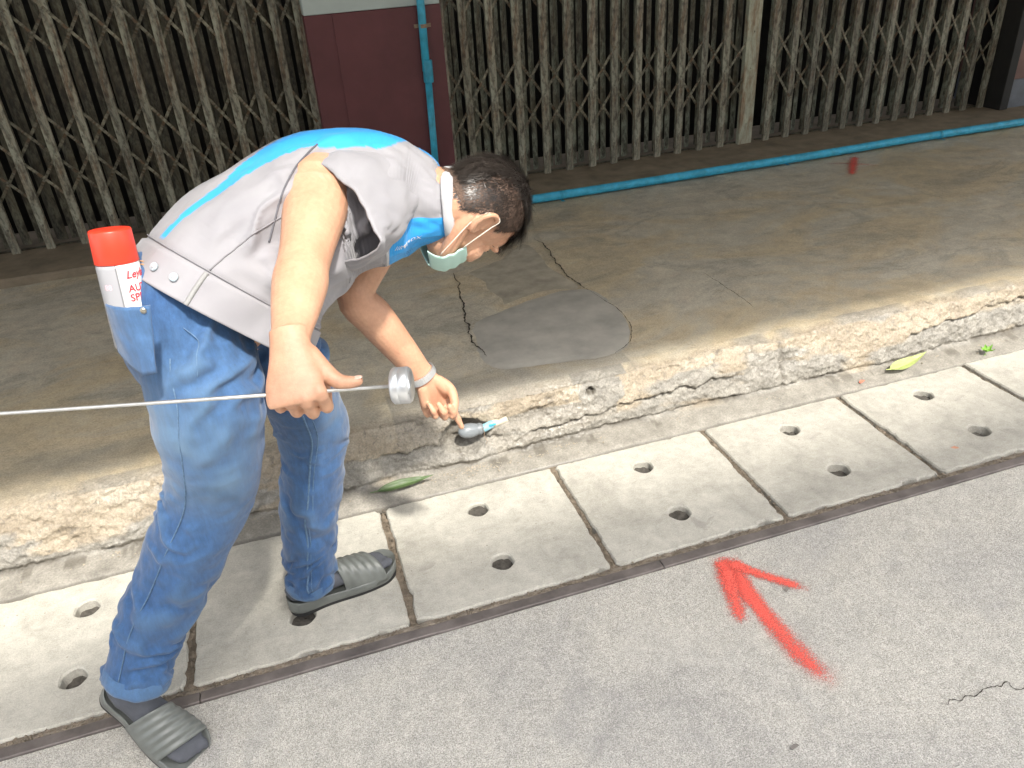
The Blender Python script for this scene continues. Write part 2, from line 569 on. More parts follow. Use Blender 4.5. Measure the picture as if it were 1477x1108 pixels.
# ------------------------------------------------------------------ sidewalk with broken kerb face
ZT = 0.19
def crack_h(x):
    """height of the long horizontal break in the kerb plaster"""
    return 0.085 + 0.028 * fbm(x * 2.1, 0.3, 0, 4) + 0.012 * fbm(x * 14, 4.3, 0, 3) + 0.02 * sstep(1.0, 2.4, x)

def lip_z(x):
    return ZT - 0.012 - 0.03 * math.exp(-((x - 0.62) / 0.3) ** 2)

def build_sidewalk():
    xs = []
    x = -6.0
    while x < 10:
        xs.append(x)
        x += 0.0065 if -1.15 < x < 2.95 else 0.06
    # profile parameter: (y, z, zone)
    prof = [(1.938, -0.02, 0), (1.940, -0.003, 0), (1.947, 0.000, 0), (1.965, 0.004, 0), (1.985, 0.007, 0), (2.005, 0.010, 0), (2.022, 0.012, 0), (2.034, 0.015, 1)]
    for k in range(1, 30):
        s = k / 29
        prof.append((2.036 + 0.072 * s ** 1.3, 0.015 + (ZT - 0.03) * s, 1))
    for k in range(1, 9):
        s = k / 8
        prof.append((2.108 + 0.05 * s, ZT - 0.015 + 0.012 * math.sin(s * math.pi / 2), 2))
    y = 2.158
    st = 0.008
    while y < 4.06:
        y += st
        st = min(0.10, st * 1.08)
        prof.append((y, ZT - 0.003 + 0.004 * sstep(2.16, 2.6, y), 3))
    nP = len(prof)
    V, F, A, B, Cc = [], [], [], [], []
    for i, x in enumerate(xs):
        ch = crack_h(x)
        for j, (y, z, zone) in enumerate(prof):
            pl = mo = cr = 0.0
            dy = dz = 0.0
            n1 = fbm(x * 5, y * 5 + z * 7, 0.5, 5)
            n2 = fbm(x * 38, z * 46, y * 38, 4)
            n3 = fbm(x * 15, z * 24, 7.7, 4)
            if zone == 0:
                dz = 0.003 * n1 + 0.0016 * n2 + (0.004 * max(0, n3) if y > 1.99 else 0)
                mo = 1.0
                if y > 2.0 and n3 > 0.25: cr = 0.5
                if y < 1.944: cr = 0.6
            elif zone in (1, 2):
                pl = 1.0
                s = (z - 0.015) / (ZT - 0.03)
                rough = 1.0 if zone == 1 else 0.35
                dy = rough * (0.012 * n1 + 0.0065 * n2 + 0.004 * fbm(x * 95, z * 110, y * 60, 3))
                vd = noise.voronoi(Vector((x * 26, z * 34 + y * 20, 0.7)))[0]
                dy += rough * 0.006 * (0.35 - min(0.7, vd[1] - vd[0])) * sstep(-0.25, 0.25, fbm(x * 3.7, z * 6, 6.1, 3))
                if zone == 1:
                    # lower coat broken away below the crack
                    keep = sstep(-0.05, 0.12, fbm(x * 1.3 + 3.1, 1.7, 0, 3) + (0.25 if x > 0.95 else 0.0) + (0.2 if x < -0.3 else 0.0))
                    dy += keep * 0.014 * sstep(0.004, -0.004, z - ch - 0.006 * n3)
                    g = abs(z - ch - 0.006 * n3)
                    cr = keep * (1 - sstep(0.0012, 0.0055, g)) * sstep(-0.45, 0.05, fbm(x * 6, 2.0, 0, 3))
                    dy += 0.007 * cr
                    mo = sstep(-0.05, 0.2, fbm(x * 2.6 + 1.3, z * 10, 3.1, 4) + (0.32 if z < ch else -0.12))
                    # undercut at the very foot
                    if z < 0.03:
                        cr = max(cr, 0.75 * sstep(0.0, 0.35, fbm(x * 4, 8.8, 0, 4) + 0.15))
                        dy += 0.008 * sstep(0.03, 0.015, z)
                    # vertical joint and grey infill
                    for (jx, jw) in ((1.60, 0.010), (0.385, 0.012)):
                        q = abs(x - jx - 0.012 * n3)
                        if q < jw:
                            cr = max(cr, 0.6 * (1 - q / jw)); dy += 0.006 * (1 - q / jw)
                    # hollow round the pipe end
                    hx = (x - 0.42) / 0.085; hz = (z - 0.092) / 0.055
                    hd = hx * hx + hz * hz + 0.3 * n3
                    if hd < 1:
                        dy += 0.055 * (1 - hd) ** 0.5; mo = 1; cr = max(cr, 0.8 * (1 - hd))
                    hx = (x - 0.66) / 0.14; hz = (z - 0.105 - 0.10 * (x - 0.5) * 0.4) / 0.022
                    hd = hx * hx + hz * hz + 0.5 * n3
                    if hd < 1:
                        dy += 0.014 * (1 - hd) ** 0.5; cr = max(cr, 0.35 * (1 - hd))
                    # heap of crumbled mortar below it
                    q = math.exp(-((x - 0.44) / 0.07) ** 2 - ((z - 0.02) / 0.035) ** 2)
                    dy -= 0.022 * q * (1 + 0.7 * n2)
                    if q > 0.3: mo = 1
                    if 0.33 < x < 0.95 and z < 0.12: mo = max(mo, 0.85)
                    if 0.20 < x < 0.39 and z > 0.05: mo = max(mo, 0.5 + 0.4 * n1)
                    # grey repair spot with a small hole
                    gx = (x - 0.90) / 0.085; gz = (z - 0.14) / 0.05
                    if gx * gx + gz * gz + 0.25 * n3 < 1:
                        mo = 1; dy -= 0.003
                    gx = (x - 0.865) / 0.018; gz = (z - 0.150) / 0.011
                    hd = gx * gx + gz * gz + 0.4 * n3
                    if hd < 1:
                        dy += 0.03 * (1 - hd) ** 0.5; cr = max(cr, 0.9)
                else:
                    dz = 0.004 * n1 + 0.002 * n2 - (0.0 if n3 < 0.2 else 0.006 * (n3 - 0.2))
                    dz -= 0.018 * math.exp(-((x - 0.60) / 0.28) ** 2) * sstep(2.158, 2.108, y)
                    pl = 1 - 0.75 * sstep(2.118, 2.156, y + 0.012 * n3)
                    mo = sstep(0.0, 0.3, fbm(x * 2.6 + 1.3, 2.0, 3.1, 4)) * 0.7
                    if 0.2 < x < 0.85: mo = max(mo, 0.6)
                    gx = (x - 0.91) / 0.10
                    if gx * gx < 1: mo = 1
            else:
                dz = 0.003 * fbm(x * 1.4, y * 1.4, 0.2, 4) + 0.0006 * n2 * sstep(3, 2.2, y)
                pl = 0.25 * sstep(2.26, 2.16, y + 0.02 * n3)
                if 0.2 < x < 1.05: mo = 0.75 * sstep(2.34, 2.17, y + 0.03 * n1)
            V.append((x, y + dy, z + dz)); A.append(pl); B.append(min(1, mo)); Cc.append(min(1, cr))
        if i:
            b0 = (i - 1) * nP; b1 = i * nP
            for j in range(nP - 1):
                F.append((b0 + j, b1 + j, b1 + j + 1, b0 + j + 1))
    me = mesh('sidewalk', V, F)
    set_point_attr(me, 'plaster', A)
    set_point_attr(me, 'mortar', B)
    set_point_attr(me, 'crack', Cc)
    w = link('sidewalk', me, M_WALK, None, True)
    tag(w, kind='structure')
    # grey cement repair patches
    def patch(pts, seed, z, mat=M_PATCH):
        rnd = random.Random(seed)
        P = spline(list(pts) + [pts[0]], 16)[:-1]
        P = [np.array(p[:2]) + 0.006 * np.array([fbm(p[0] * 20, p[1] * 20, seed), fbm(p[0] * 20, p[1] * 20, seed + 5)]) for p in P]
        n = len(P)
        ce = sum(P) / n
        V, F = [], []
        for p in P: V.append((p[0], p[1], z - 0.0042))
        for p in P:
            q = ce - p; q = q / (np.hypot(*q) + 1e-9)
            V.append((*(p + q * 0.035), z - 0.0012))
        for k in range(n): F.append((k, (k + 1) % n, n + (k + 1) % n, n + k))
        F.append(tuple(range(n, 2 * n)))
        return link('cement_patch', mesh('cement_patch', V, F), mat, w)
    patch([(0.5904, 2.6457, 0.1900), (0.6526, 2.7183, 0.1900), (0.9810, 2.8192, 0.1900), (1.1549, 2.7894, 0.1900), (1.1826, 2.6070, 0.1900), (1.1677, 2.4593, 0.1900), (1.1100, 2.3067, 0.1900), (1.0114, 2.2284, 0.1900), (0.7985, 2.2529, 0.1900), (0.6196, 2.2905, 0.1900), (0.5726, 2.3897, 0.1900)], 1, 0.1945)
    patch([(0.6853, 3.1748, 0.1900), (0.7247, 3.2271, 0.1900), (0.9228, 3.3168, 0.1900), (1.1053, 3.4502, 0.1900), (1.1151, 3.0938, 0.1900), (1.1349, 2.8317, 0.1900), (0.9859, 2.8326, 0.1900), (0.6921, 2.7561, 0.1900), (0.6139, 2.8080, 0.1900)], 2, 0.1925, simple('brown_cement_patch', (0.40, 0.36, 0.285), 0.7, 0.25, 14, 0.6, 120))
    def crack(pts, wd, z):
        rnd = random.Random(int(wd * 1e5) + len(pts))
        P = spline(pts, 18)
        V, F = [], []
        for i, p in enumerate(P):
            q = P[min(i + 1, len(P) - 1)] - P[max(i - 1, 0)]
            nr = np.array([-q[1], q[0]]) / (np.hypot(q[0], q[1]) + 1e-9)
            e = i / len(P)
            ww = wd * (0.3 + 0.9 * rnd.random()) * min(1, 0.2 + 5 * e, 0.2 + 5 * (1 - e))
            c = np.array(p[:2]) + nr * fbm(i * 0.21, len(pts) * 2.7, wd * 900, 3) * wd * 3.2
            V += [(*(c + nr * ww), z), (*(c - nr * ww), z)]
            if i: F.append((2 * i - 2, 2 * i - 1, 2 * i + 1, 2 * i))
        link('crack', mesh('crack', V, F), M_CRACK, w)
    crack([(1.1578, 3.4775, 0.1900), (1.1565, 3.2966, 0.1900), (1.1359, 3.1490, 0.1900), (1.1262, 2.9365, 0.1900), (1.1493, 2.7761, 0.1900)], 0.0035, 0.196)
    crack([(0.6813, 3.2217, 0.1900), (0.6387, 2.9473, 0.1900), (0.6073, 2.7398, 0.1900), (0.5792, 2.5541, 0.1900), (0.5999, 2.3944, 0.1900)], 0.004, 0.1955)
    crack([(1.6565, 2.7306, 0.1900), (1.6570, 2.5654, 0.1900), (1.6561, 2.4359, 0.1900), (1.6494, 2.3386, 0.1900)], 0.0016, 0.1965)
    crack([(1.1493, 2.7761, 0.1900), (1.1762, 2.4962, 0.1900), (1.1145, 2.3046, 0.1900), (1.0093, 2.2180, 0.1900)], 0.0016, 0.1965)
    # crumbs and grit lying about the foot of the kerb
    V, F = [], []
    rnd = random.Random(5)
    for _ in range(1500):
        x = rnd.uniform(-1.1, 2.9)
        if rnd.random() < 0.4: x = rnd.gauss(0.47, 0.13)
        y = 2.035 - abs(rnd.gauss(0, 0.02)); z = 0.010
        s = rnd.uniform(0.001, 0.0042)
        k = len(V)
        for d in ((1, 0, 0), (-1, 0, 0), (0, 1, 0), (0, -1, 0), (0, 0, 1), (0, 0, -1)):
            q = s * (0.5 + rnd.random())
            V.append((x + d[0] * q, y + d[1] * q, z + d[2] * q * 0.7))
        for a, b in ((0, 2), (2, 1), (1, 3), (3, 0)):
            F.append((k + a, k + b, k + 4)); F.append((k + b, k + a, k + 5))
    g = link('mortar_crumbs', mesh('mortar_crumbs', V, F), simple('mortar_crumbs', (0.33, 0.29, 0.23), 0.95, 0.35, 60), w)
    tag(g, kind='stuff')
    # threshold step below the gates
    V, F = [], []
    prf = [(4.02, 0.18), (4.022, 0.222), (4.032, 0.232), (4.25, 0.235), (4.8, 0.235), (4.8, 0.0)]
    n = 300
    for i in range(n + 1):
        x = -6 + 16 * i / n
        for (y, z) in prf:
            V.append((x, y + 0.006 * fbm(x * 3, z * 9, 0, 3), z + 0.003 * fbm(x * 4, y * 4, 2, 3)))
        if i:
            k = i * 6
            F += [(k - 6 + j, k + j, k + 1 + j, k - 5 + j) for j in range(5)]
    link('threshold_step', mesh('threshold_step', V, F), M_THRESH, w, False)
build_sidewalk()

# ------------------------------------------------------------------ shophouse front
def build_house():
    h = empty('shophouse', (0.65, 4.5, 0.2))
    tag(h, 'shophouse front with a maroon and pale blue pillar between the folding gates', 'building')
    def wallbox(name, a, b, mat, parent=h, bev=0.004):
        bm = bmesh.new(); box(bm, a, b, bev)
        return bm_obj(name, bm, mat, parent)
    p = wallbox('pillar', (0.300, 4.30, 0.2), (0.985, 4.75, 1.207), M_MAROON)
    wallbox('pillar_upper', (0.302, 4.303, 1.2075), (0.983, 4.75, 3.0), M_PALE)
    # shallow vertical board line on the pillar
    wallbox('board', (0.436, 4.2955, 0.2), (0.984, 4.32, 1.206), M_MAROON, h, 0.002)
    p2 = wallbox('pillar', (4.872, 4.30, 0.2), (5.6, 4.75, 0.42), simple('grey_blue_plinth', (0.16, 0.175, 0.205), 0.6, 0.25, 9))
    p2['label'] = 'grey blue base of the pillar beyond the right gate'
    wallbox('pillar_upper', (4.872, 4.30, 0.4205), (5.6, 4.75, 3.0), simple('faded_red_paint', (0.21, 0.115, 0.095), 0.6, 0.2, 6))
    wallbox('door_jamb', (4.80, 4.27, 0.2365), (4.868, 4.60, 2.32), simple('black_jamb', (0.018, 0.017, 0.016), 0.7, 0.2))
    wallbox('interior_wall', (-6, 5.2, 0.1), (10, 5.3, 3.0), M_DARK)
    wallbox('lintel', (-6, 4.36, 2.32), (10, 4.74, 3.0), M_PALE)
    wallbox('side_wall', (-6, 4.32, 0.2), (-2.6, 4.76, 2.32), M_PALE)
    wallbox('side_wall', (5.6, 4.30, 0.2), (10, 4.76, 2.32), M_PALE)
    wallbox('upper_wall', (-6, 4.33, 3.0), (10, 4.75, 6.5), M_PALE)
    wallbox('canopy', (-6, 0.66, 2.36), (10, 4.36, 2.48), M_CONC)
build_house()

# ------------------------------------------------------------------ folding gates
GY = 4.40
def build_gate(xs, label, wide=None, flip=False, slat=None):
    g = empty('folding_gate', (sum(xs) / len(xs), GY, 0.23))
    tag(g, label, 'gate', 'folding steel gates of the shophouse')
    rnd = random.Random(int(xs[0] * 100) + 5)
    H = 2.30
    # U channel bar
    def channel(w, d, z0, z1):
        t = 0.004
        P = [(-w/2, 0), (w/2, 0), (w/2, d), (w/2 - t, d), (w/2 - t, t), (-w/2 + t, t), (-w/2 + t, d), (-w/2, d)]
        V = [(x, y, z) for z in (z0, z1) for x, y in P]
        F = [(k, (k + 1) % 8, 8 + (k + 1) % 8, 8 + k) for k in range(8)]
        # rivet heads
        for rz in (0.36, 0.688, 1.012, 1.335, 1.66, 1.98):
            k = len(V); r = 0.0065
            for q in range(8):
                a = math.pi * q / 4
                V.append((r * math.cos(a), -0.0005, rz + r * math.sin(a)))
            for q in range(8):
                a = math.pi * q / 4
                V.append((0.6 * r * math.cos(a), -0.0045, rz + 0.6 * r * math.sin(a)))
            F += [(k + q, k + (q + 1) % 8, k + 8 + (q + 1) % 8, k + 8 + q) for q in range(8)]
            F.append(tuple(range(k + 15, k + 7, -1)))
        return mesh('bar', V, F)
    bar_me = channel(0.040, 0.022, 0.236, H)
    wide_me = channel(0.098, 0.03, 0.236, H)
    for m_ in (bar_me,): m_.materials.append(M_GBAR)
    wide_me.materials.append(M_GPOST)
    for x in xs:
        o = link('lock_stile' if x == wide else 'bar', wide_me if x == wide else bar_me, None, g)
        o.location = Vector((x, GY + 0.002 * rnd.random(), 0)) - Vector((0, 0, 0))
        o.rotation_euler = (0.006 * (rnd.random() - 0.5), 0.007 * (rnd.random() - 0.5), 0.35 * (rnd.random() - 0.5))
    # lattice strips: each pivots on a bar and reaches both neighbours
    lat = {}
    def strip(xa, za, xb, zb, y):
        L = math.hypot(xb - xa, zb - za) + 0.014
        key = round(L, 3)
        if key not in lat:
            w, t = 0.0140, 0.003
            V = [(sx * L / 2, sy * t / 2, sz * w / 2) for sx in (-1, 1) for sy in (-1, 1) for sz in (-1, 1)]
            F = [(0, 1, 3, 2), (4, 6, 7, 5), (0, 4, 5, 1), (2, 3, 7, 6), (0, 2, 6, 4), (1, 5, 7, 3)]
            lat[key] = mesh('lattice_strip', V, F)
            lat[key].materials.append(M_GLAT)
        o = link('lattice_strip', lat[key], None, g)
        o.location = ((xa + xb) / 2, y, (za + zb) / 2)
        o.rotation_euler = (0, -math.atan2(zb - za, xb - xa), 0)
    for zc in (0.688, 1.335, 1.98):
        for i in range(len(xs)):
            if xs[i] == wide and 0 < i < len(xs) - 1: pass
            l = xs[i - 1] if i > 0 else None
            r = xs[i + 1] if i < len(xs) - 1 else None
            dz = 0.205
            for s in (1, -1):
                y = GY + (0.004 if (s == 1) != flip else 0.028)
                y += 0.0034 * (i % 2) + 0.0008 * (i % 3)
                a = (l, zc + s * dz) if l is not None else (xs[i], zc)
                b = (r, zc - s * dz) if r is not None else (xs[i], zc)
                if a[0] == b[0]: continue
                strip(a[0], a[1], b[0], b[1], y)
    # folding leaf slats behind
    n = 9
    for k in range(len(xs) - 1):
        x0, x1 = xs[k], xs[k + 1]
        for half in (0, 1):
            c = x0 + (x1 - x0) * (0.27 + 0.48 * half) + 0.008 * (rnd.random() - 0.5)
            w = (x1 - x0) * (0.36 + 0.1 * rnd.random())
            ang = (0.55 if half else -0.5) + 0.25 * (rnd.random() - 0.5)
            V, F = [], []
            z0 = 0.245 + 0.012 * rnd.random()
            for zz in (z0, 2.28):
                for q in range(n):
                    s = q / (n - 1) - 0.5
                    xx, yy = s * w, -0.012 * math.cos(s * math.pi)
                    V.append((xx * math.cos(ang) - yy * math.sin(ang), xx * math.sin(ang) + yy * math.cos(ang), zz))
            F = [(q, q + 1, n + q + 1, n + q) for q in range(n - 1)]
            o = link('leaf_slat', mesh('leaf_slat', V, F), slat or M_GSLAT, g, True)
            o.location = (c, GY + 0.085 + 0.015 * half, 0)
    # top and bottom guide rails
    for z0, z1 in ((0.2355, 0.2425), (2.285, 2.315)):
        bm = bmesh.new(); box(bm, (xs[0] - 0.05, GY + 0.045, z0), (xs[-1] + 0.05, GY + 0.062, z1))
        bm_obj('guide_rail', bm, M_GSLAT, g)
    # rough backing sheet of the folded leaves
    return g
XL = [-1.0 - 0.163 * k for k in range(9, 0, -1)] + [-0.997, -0.835, -0.679, -0.530, -0.386, -0.245, -0.107, 0.022, 0.162, 0.285]
XA = [1.0, 1.120, 1.270, 1.416, 1.566, 1.711, 1.861, 2.0, 2.150, 2.291, 2.433, 2.580, 2.730, 2.906]
XB = [3.061, 3.208, 3.358, 3.504, 3.639, 3.775, 3.910, 4.050, 4.192, 4.341, 4.482, 4.626, 4.770]
build_gate(XL, 'weathered folding steel gate on the left of the maroon pillar')
build_gate(XA, 'weathered folding steel gate between the maroon pillar and the wide pale lock post', wide=2.906, flip=True, slat=M_GSLAT2)
build_gate(XB, 'weathered folding steel gate beyond the wide pale lock post, ending at the dark jamb', slat=M_GSLAT2)

# ------------------------------------------------------------------ blue water pipe
def build_bluepipe():
    g = empty('water_pipe', (0.875, 4.25, 0.2))
    tag(g, 'blue plastic water pipe coming down the maroon pillar and running along the gate step', 'pipe')
    y = 4.272
    tube('riser', [(0.888, y, 2.4), (0.880, y, 1.2), (0.872, y, 0.90)], 0.0205, M_BLUEPIPE, g, 16)
    tube('coupling', [(0.8815, y, 0.955), (0.881, y, 0.950), (0.8785, y, 0.848), (0.8783, y, 0.843)], [0.0235, 0.026, 0.026, 0.0235], M_BLUEDK, g, 18)
    tube('riser', [(0.877, y, 0.87), (0.862, y, 0.30)], 0.0185, M_BLUEPIPE, g, 16)
    ys, zs = 3.992, 0.222
    P = [(0.862, y, 0.36), (0.862, y, 0.28), (0.866, y - 0.01, 0.262), (0.88, 4.20, 0.25), (0.90, 4.10, 0.236), (0.93, 4.02, 0.224), (1.0, 4.0, 0.219)]
    P = P[:3] + [(0.868, 4.20, 0.256), (0.87, 4.06, 0.252), (0.88, 4.0, 0.232), (0.93, 3.998, 0.219)]
    tube('elbow', P, 0.0185, M_BLUEDK, g, 14)
    run = [(0.93 + k * 0.35, ys + 0.006 * math.sin(k * 0.9), zs + 0.0015 * math.sin(k * 1.7)) for k in range(26)]
    tube('floor_run', run, 0.0235, M_BLUEPIPE, g, 16)
    def clip(c, ax, r):
        V, F = tube_data([Vector(c) + Vector(ax) * s for s in (-0.009, 0.009)], r, 18, False)
        return V, F
    V, F = clip((0.8805, y, 1.115), (0, 0, 1), 0.0225)
    k = len(V)
    for sx in (-1, 1):
        b = len(V)
        for dx, dz in ((0.02, -0.009), (0.044, -0.009), (0.044, 0.009), (0.02, 0.009)):
            V.append((0.8805 + sx * dx, 4.290, 1.115 + dz))
        F.append((b, b + 1, b + 2, b + 3))
    link('pipe_clamp', mesh('pipe_clamp', V, F), M_CLAMP, g)
    for i, x in enumerate((1.49, 2.92, 4.05)):
        V, F = clip((x, ys + 0.002, zs), (1, 0, 0), 0.0255)
        b = len(V)
        for dx, dy in ((-0.009, -0.018), (0.009, -0.018), (0.009, -0.046), (-0.009, -0.046)):
            V.append((x + dx, ys + dy, 0.201))
        F.append((b, b + 1, b + 2, b + 3))
        link('pipe_clamp', mesh('pipe_clamp', V, F), M_BLUEDK, g)
build_bluepipe()

# ------------------------------------------------------------------ cloth sheet added out of view to keep the sun off the road
def build_shade_sheet():
    g = empty('added_shade_sheet', (0, -4, 0))
    tag(g, 'white cloth sheet added out of view above the street to shade the road', 'added shade sheet')
    zc = 4.6
    off = zc / SUN.z
    def base(yg): return yg + SUN.y * off
    y1, y0 = base(1.70), base(0.30)
    m, t, p = newmat('shade_sheet_cloth')
    p.inputs['Base Color'].default_value = (0.75, 0.74, 0.7, 1)
    p.inputs['Roughness'].default_value = 0.9
    tr = nd(t, 'ShaderNodeBsdfTranslucent'); tr.inputs[0].default_value = (0.7, 0.68, 0.62, 1)
    mx = nd(t, 'ShaderNodeMixShader'); mx.inputs[0].default_value = 0.4
    t.links.new(p.outputs[0], mx.inputs[1]); t.links.new(tr.outputs[0], mx.inputs[2])
    t.links.new(mx.outputs[0], t.nodes['Material Output'].inputs[0])
    V, F = [], []
    for i in range(41):
        x = -3.2 + 9.4 * i / 40
        for j in range(9):
            s = j / 8
            V.append((x, y0 + (y1 - y0) * s + 0.03 * math.sin(x * 2.1) * (s), zc - 0.04 * math.sin(s * math.pi)))
        if i:
            k = i * 9
            F += [(k - 9 + j, k + j, k + 1 + j, k - 8 + j) for j in range(8)]
    link('cloth', mesh('cloth', V, F), m, g, True)
    for px in (-3.2, 6.2):  # added posts and arms that only hold up the sheet
        tube('pole', [(px, y0, 0), (px, y0, zc + 0.1)], 0.04, M_IRON, g)
        tube('arm', [(px, y0, zc + 0.03), (px, y1, zc + 0.03)], 0.025, M_IRON, g)
build_shade_sheet()

def build_opposite():
    g = empty('opposite_shophouse', (2, -7, 0))
    tag(g, 'plain rendered shophouse row across the street', 'building')
    bm = bmesh.new(); box(bm, (-14, -12, 0), (18, -7, 6.2), 0.02)
    bm_obj('facade', bm, M_CONC, g)
    for k in range(8):
        bm = bmesh.new(); box(bm, (-13.4 + 4 * k, -7.03, 0.1), (-10.4 + 4 * k, -6.96, 2.6), 0.01)
        bm_obj('shutter', bm, M_GPOST, g)
        bm = bmesh.new(); box(bm, (-12.9 + 4 * k, -7.03, 3.6), (-10.9 + 4 * k, -6.97, 5.0), 0.01)
        bm_obj('window', bm, M_DARK, g)
build_opposite()

# ------------------------------------------------------------------ person
def vec(p): return Vector(p)

def ring_tube(rings, n=20, m=4, capr=True):
    """rings: (center, ra, rb, refdir) ; refdir gives the direction of ra. Splined, closed."""
    rows = spline([(*c, ra, rb, *rd) for c, ra, rb, rd in rings], m)
    V, F = [], []
    P = [Vector(r[:3]) for r in rows]
    for i, r in enumerate(rows):
        t = (P[min(i + 1, len(P) - 1)] - P[max(i - 1, 0)]).normalized()
        a = Vector(r[5:8]); a = (a - t * a.dot(t)).normalized()
        b = t.cross(a)
        for k in range(n):
            w = 2 * math.pi * k / n
            V.append(P[i] + a * (math.cos(w) * r[3]) + b * (math.sin(w) * r[4]))
    L = len(rows)
    for i in range(L - 1):
        for k in range(n):
            F.append((i * n + k, i * n + (k + 1) % n, (i + 1) * n + (k + 1) % n, (i + 1) * n + k))
    F.append(tuple(range(n - 1, -1, -1)))
    F.append(tuple(range((L - 1) * n, L * n)))
    return V, F

def limb(pts, rads, n=14, m=4):
    """round tube with hemispherical ends"""
    P = [Vector(p) for p in pts]
    d0 = (P[0] - P[1]).normalized(); d1 = (P[-1] - P[-2]).normalized()
    rows = spline([(*p, r) for p, r in zip(P, rads)], m)
    pts2 = [r[:3] for r in rows]; rad2 = [float(r[3]) for r in rows]
    def capseq(p, d, r):
        return [(Vector(p) + d * (r * math.sin(a)), max(r * math.cos(a), 1e-4)) for a in (0.5, 0.95, 1.3, 1.52)]
    a = capseq(pts2[0], d0, rad2[0])[::-1]
    b = capseq(pts2[-1], d1, rad2[-1])
    allp = [x[0] for x in a] + [Vector(p) for p in pts2] + [x[0] for x in b]
    allr = [x[1] for x in a] + rad2 + [x[1] for x in b]
    return tube_data(allp, allr, n)

def ellipsoid(c, ax, ay, az, rx, ry, rz, nu=20, nv=14):
    V, F = [], []
    c = Vector(c)
    for j in range(nv + 1):
        ph = math.pi * j / nv
        for i in range(nu):
            th = 2 * math.pi * i / nu
            V.append(c + ax * (rx * math.sin(ph) * math.cos(th)) + ay * (ry * math.sin(ph) * math.sin(th)) + az * (rz * math.cos(ph)))
    for j in range(nv):
        for i in range(nu):
            F.append((j * nu + i, (j + 1) * nu + i, (j + 1) * nu + (i + 1) % nu, j * nu + (i + 1) % nu))
    return V, F

def voxel_union(parts, voxel, smooth=2, fac=0.5):
    V, F = [], []
    for v, f in parts:
        k = len(V)
        V += [tuple(p) for p in v]
        F += [tuple(i + k for i in q) for q in f]
    me = mesh('tmp', V, F)
    bm = bmesh.new(); bm.from_mesh(me)
    bmesh.ops.remove_doubles(bm, verts=bm.verts, dist=1e-5)
    bm.to_mesh(me); bm.free()
    o = bpy.data.objects.new('tmp', me)
    COL.objects.link(o)
    r = o.modifiers.new('r', 'REMESH'); r.mode = 'VOXEL'; r.voxel_size = voxel; r.use_smooth_shade = True
    if smooth:
        s = o.modifiers.new('s', 'SMOOTH'); s.factor = fac; s.iterations = smooth
    dg = bpy.context.evaluated_depsgraph_get()
    res = bpy.data.meshes.new_from_object(o.evaluated_get(dg))
    bpy.data.objects.remove(o); bpy.data.meshes.remove(me)
    return res

def displace(me, fn):
    n = len(me.vertices)
    nr = [v.normal.copy() for v in me.vertices]
    for v, q in zip(me.vertices, nr):
        d = fn(v.co, q)
        if d: v.co = v.co + q * d
    me.update()

def axis_param(P, cum, q):
    """closest point on polyline P: returns arc length and vector"""
    best = None
    for i in range(len(P) - 1):
        a, b = P[i], P[i + 1]
        ab = b - a
        t = max(0, min(1, (q - a).dot(ab) / ab.length_squared))
        c = a + ab * t
        d = (q - c).length_squared
        if best is None or d < best[0]:
            best = (d, cum[i] + ab.length * t, q - c, ab)
    return best

def polylen(P):
    c = [0.0]
    for a, b in zip(P, P[1:]): c.append(c[-1] + (b - a).length)
    return c

# ---------------- materials of the figure
def m_skin():
    m, t, p = newmat('skin')
    v = n_coord(t)
    f = n_noise(t, v, 18, 5, 0.6)
    c = n_ramp(t, f, [(0.3, (0.48, 0.255, 0.16)), (0.7, (0.57, 0.325, 0.21))])
    g = n_noise(t, v, 130, 3, 0.6)
    c = n_mix(t, 0.18, c, n_ramp(t, g, [(0.3, 0.3), (0.7, 0.7)]), 'OVERLAY')
    t.links.new(c, p.inputs['Base Color'])
    rd = n_noise(t, v, 38, 5, 0.65)
    c = n_mix(t, n_ramp(t, rd, [(0.52, 0.0), (0.75, 0.35)]), c, (0.50, 0.22, 0.14))
    t.links.new(c, p.inputs['Base Color'])
    p.inputs['Roughness'].default_value = 0.5
    p.inputs['Subsurface Weight'].default_value = 0.12
    p.inputs['Subsurface Radius'].default_value = (0.012, 0.005, 0.003)
    b = n_bump(t, p, n_noise(t, v, 55, 5, 0.65), 0.28, 0.003)
    n_bump(t, p, n_noise(t, v, 420, 3), 0.3, 0.001, b)
    return m

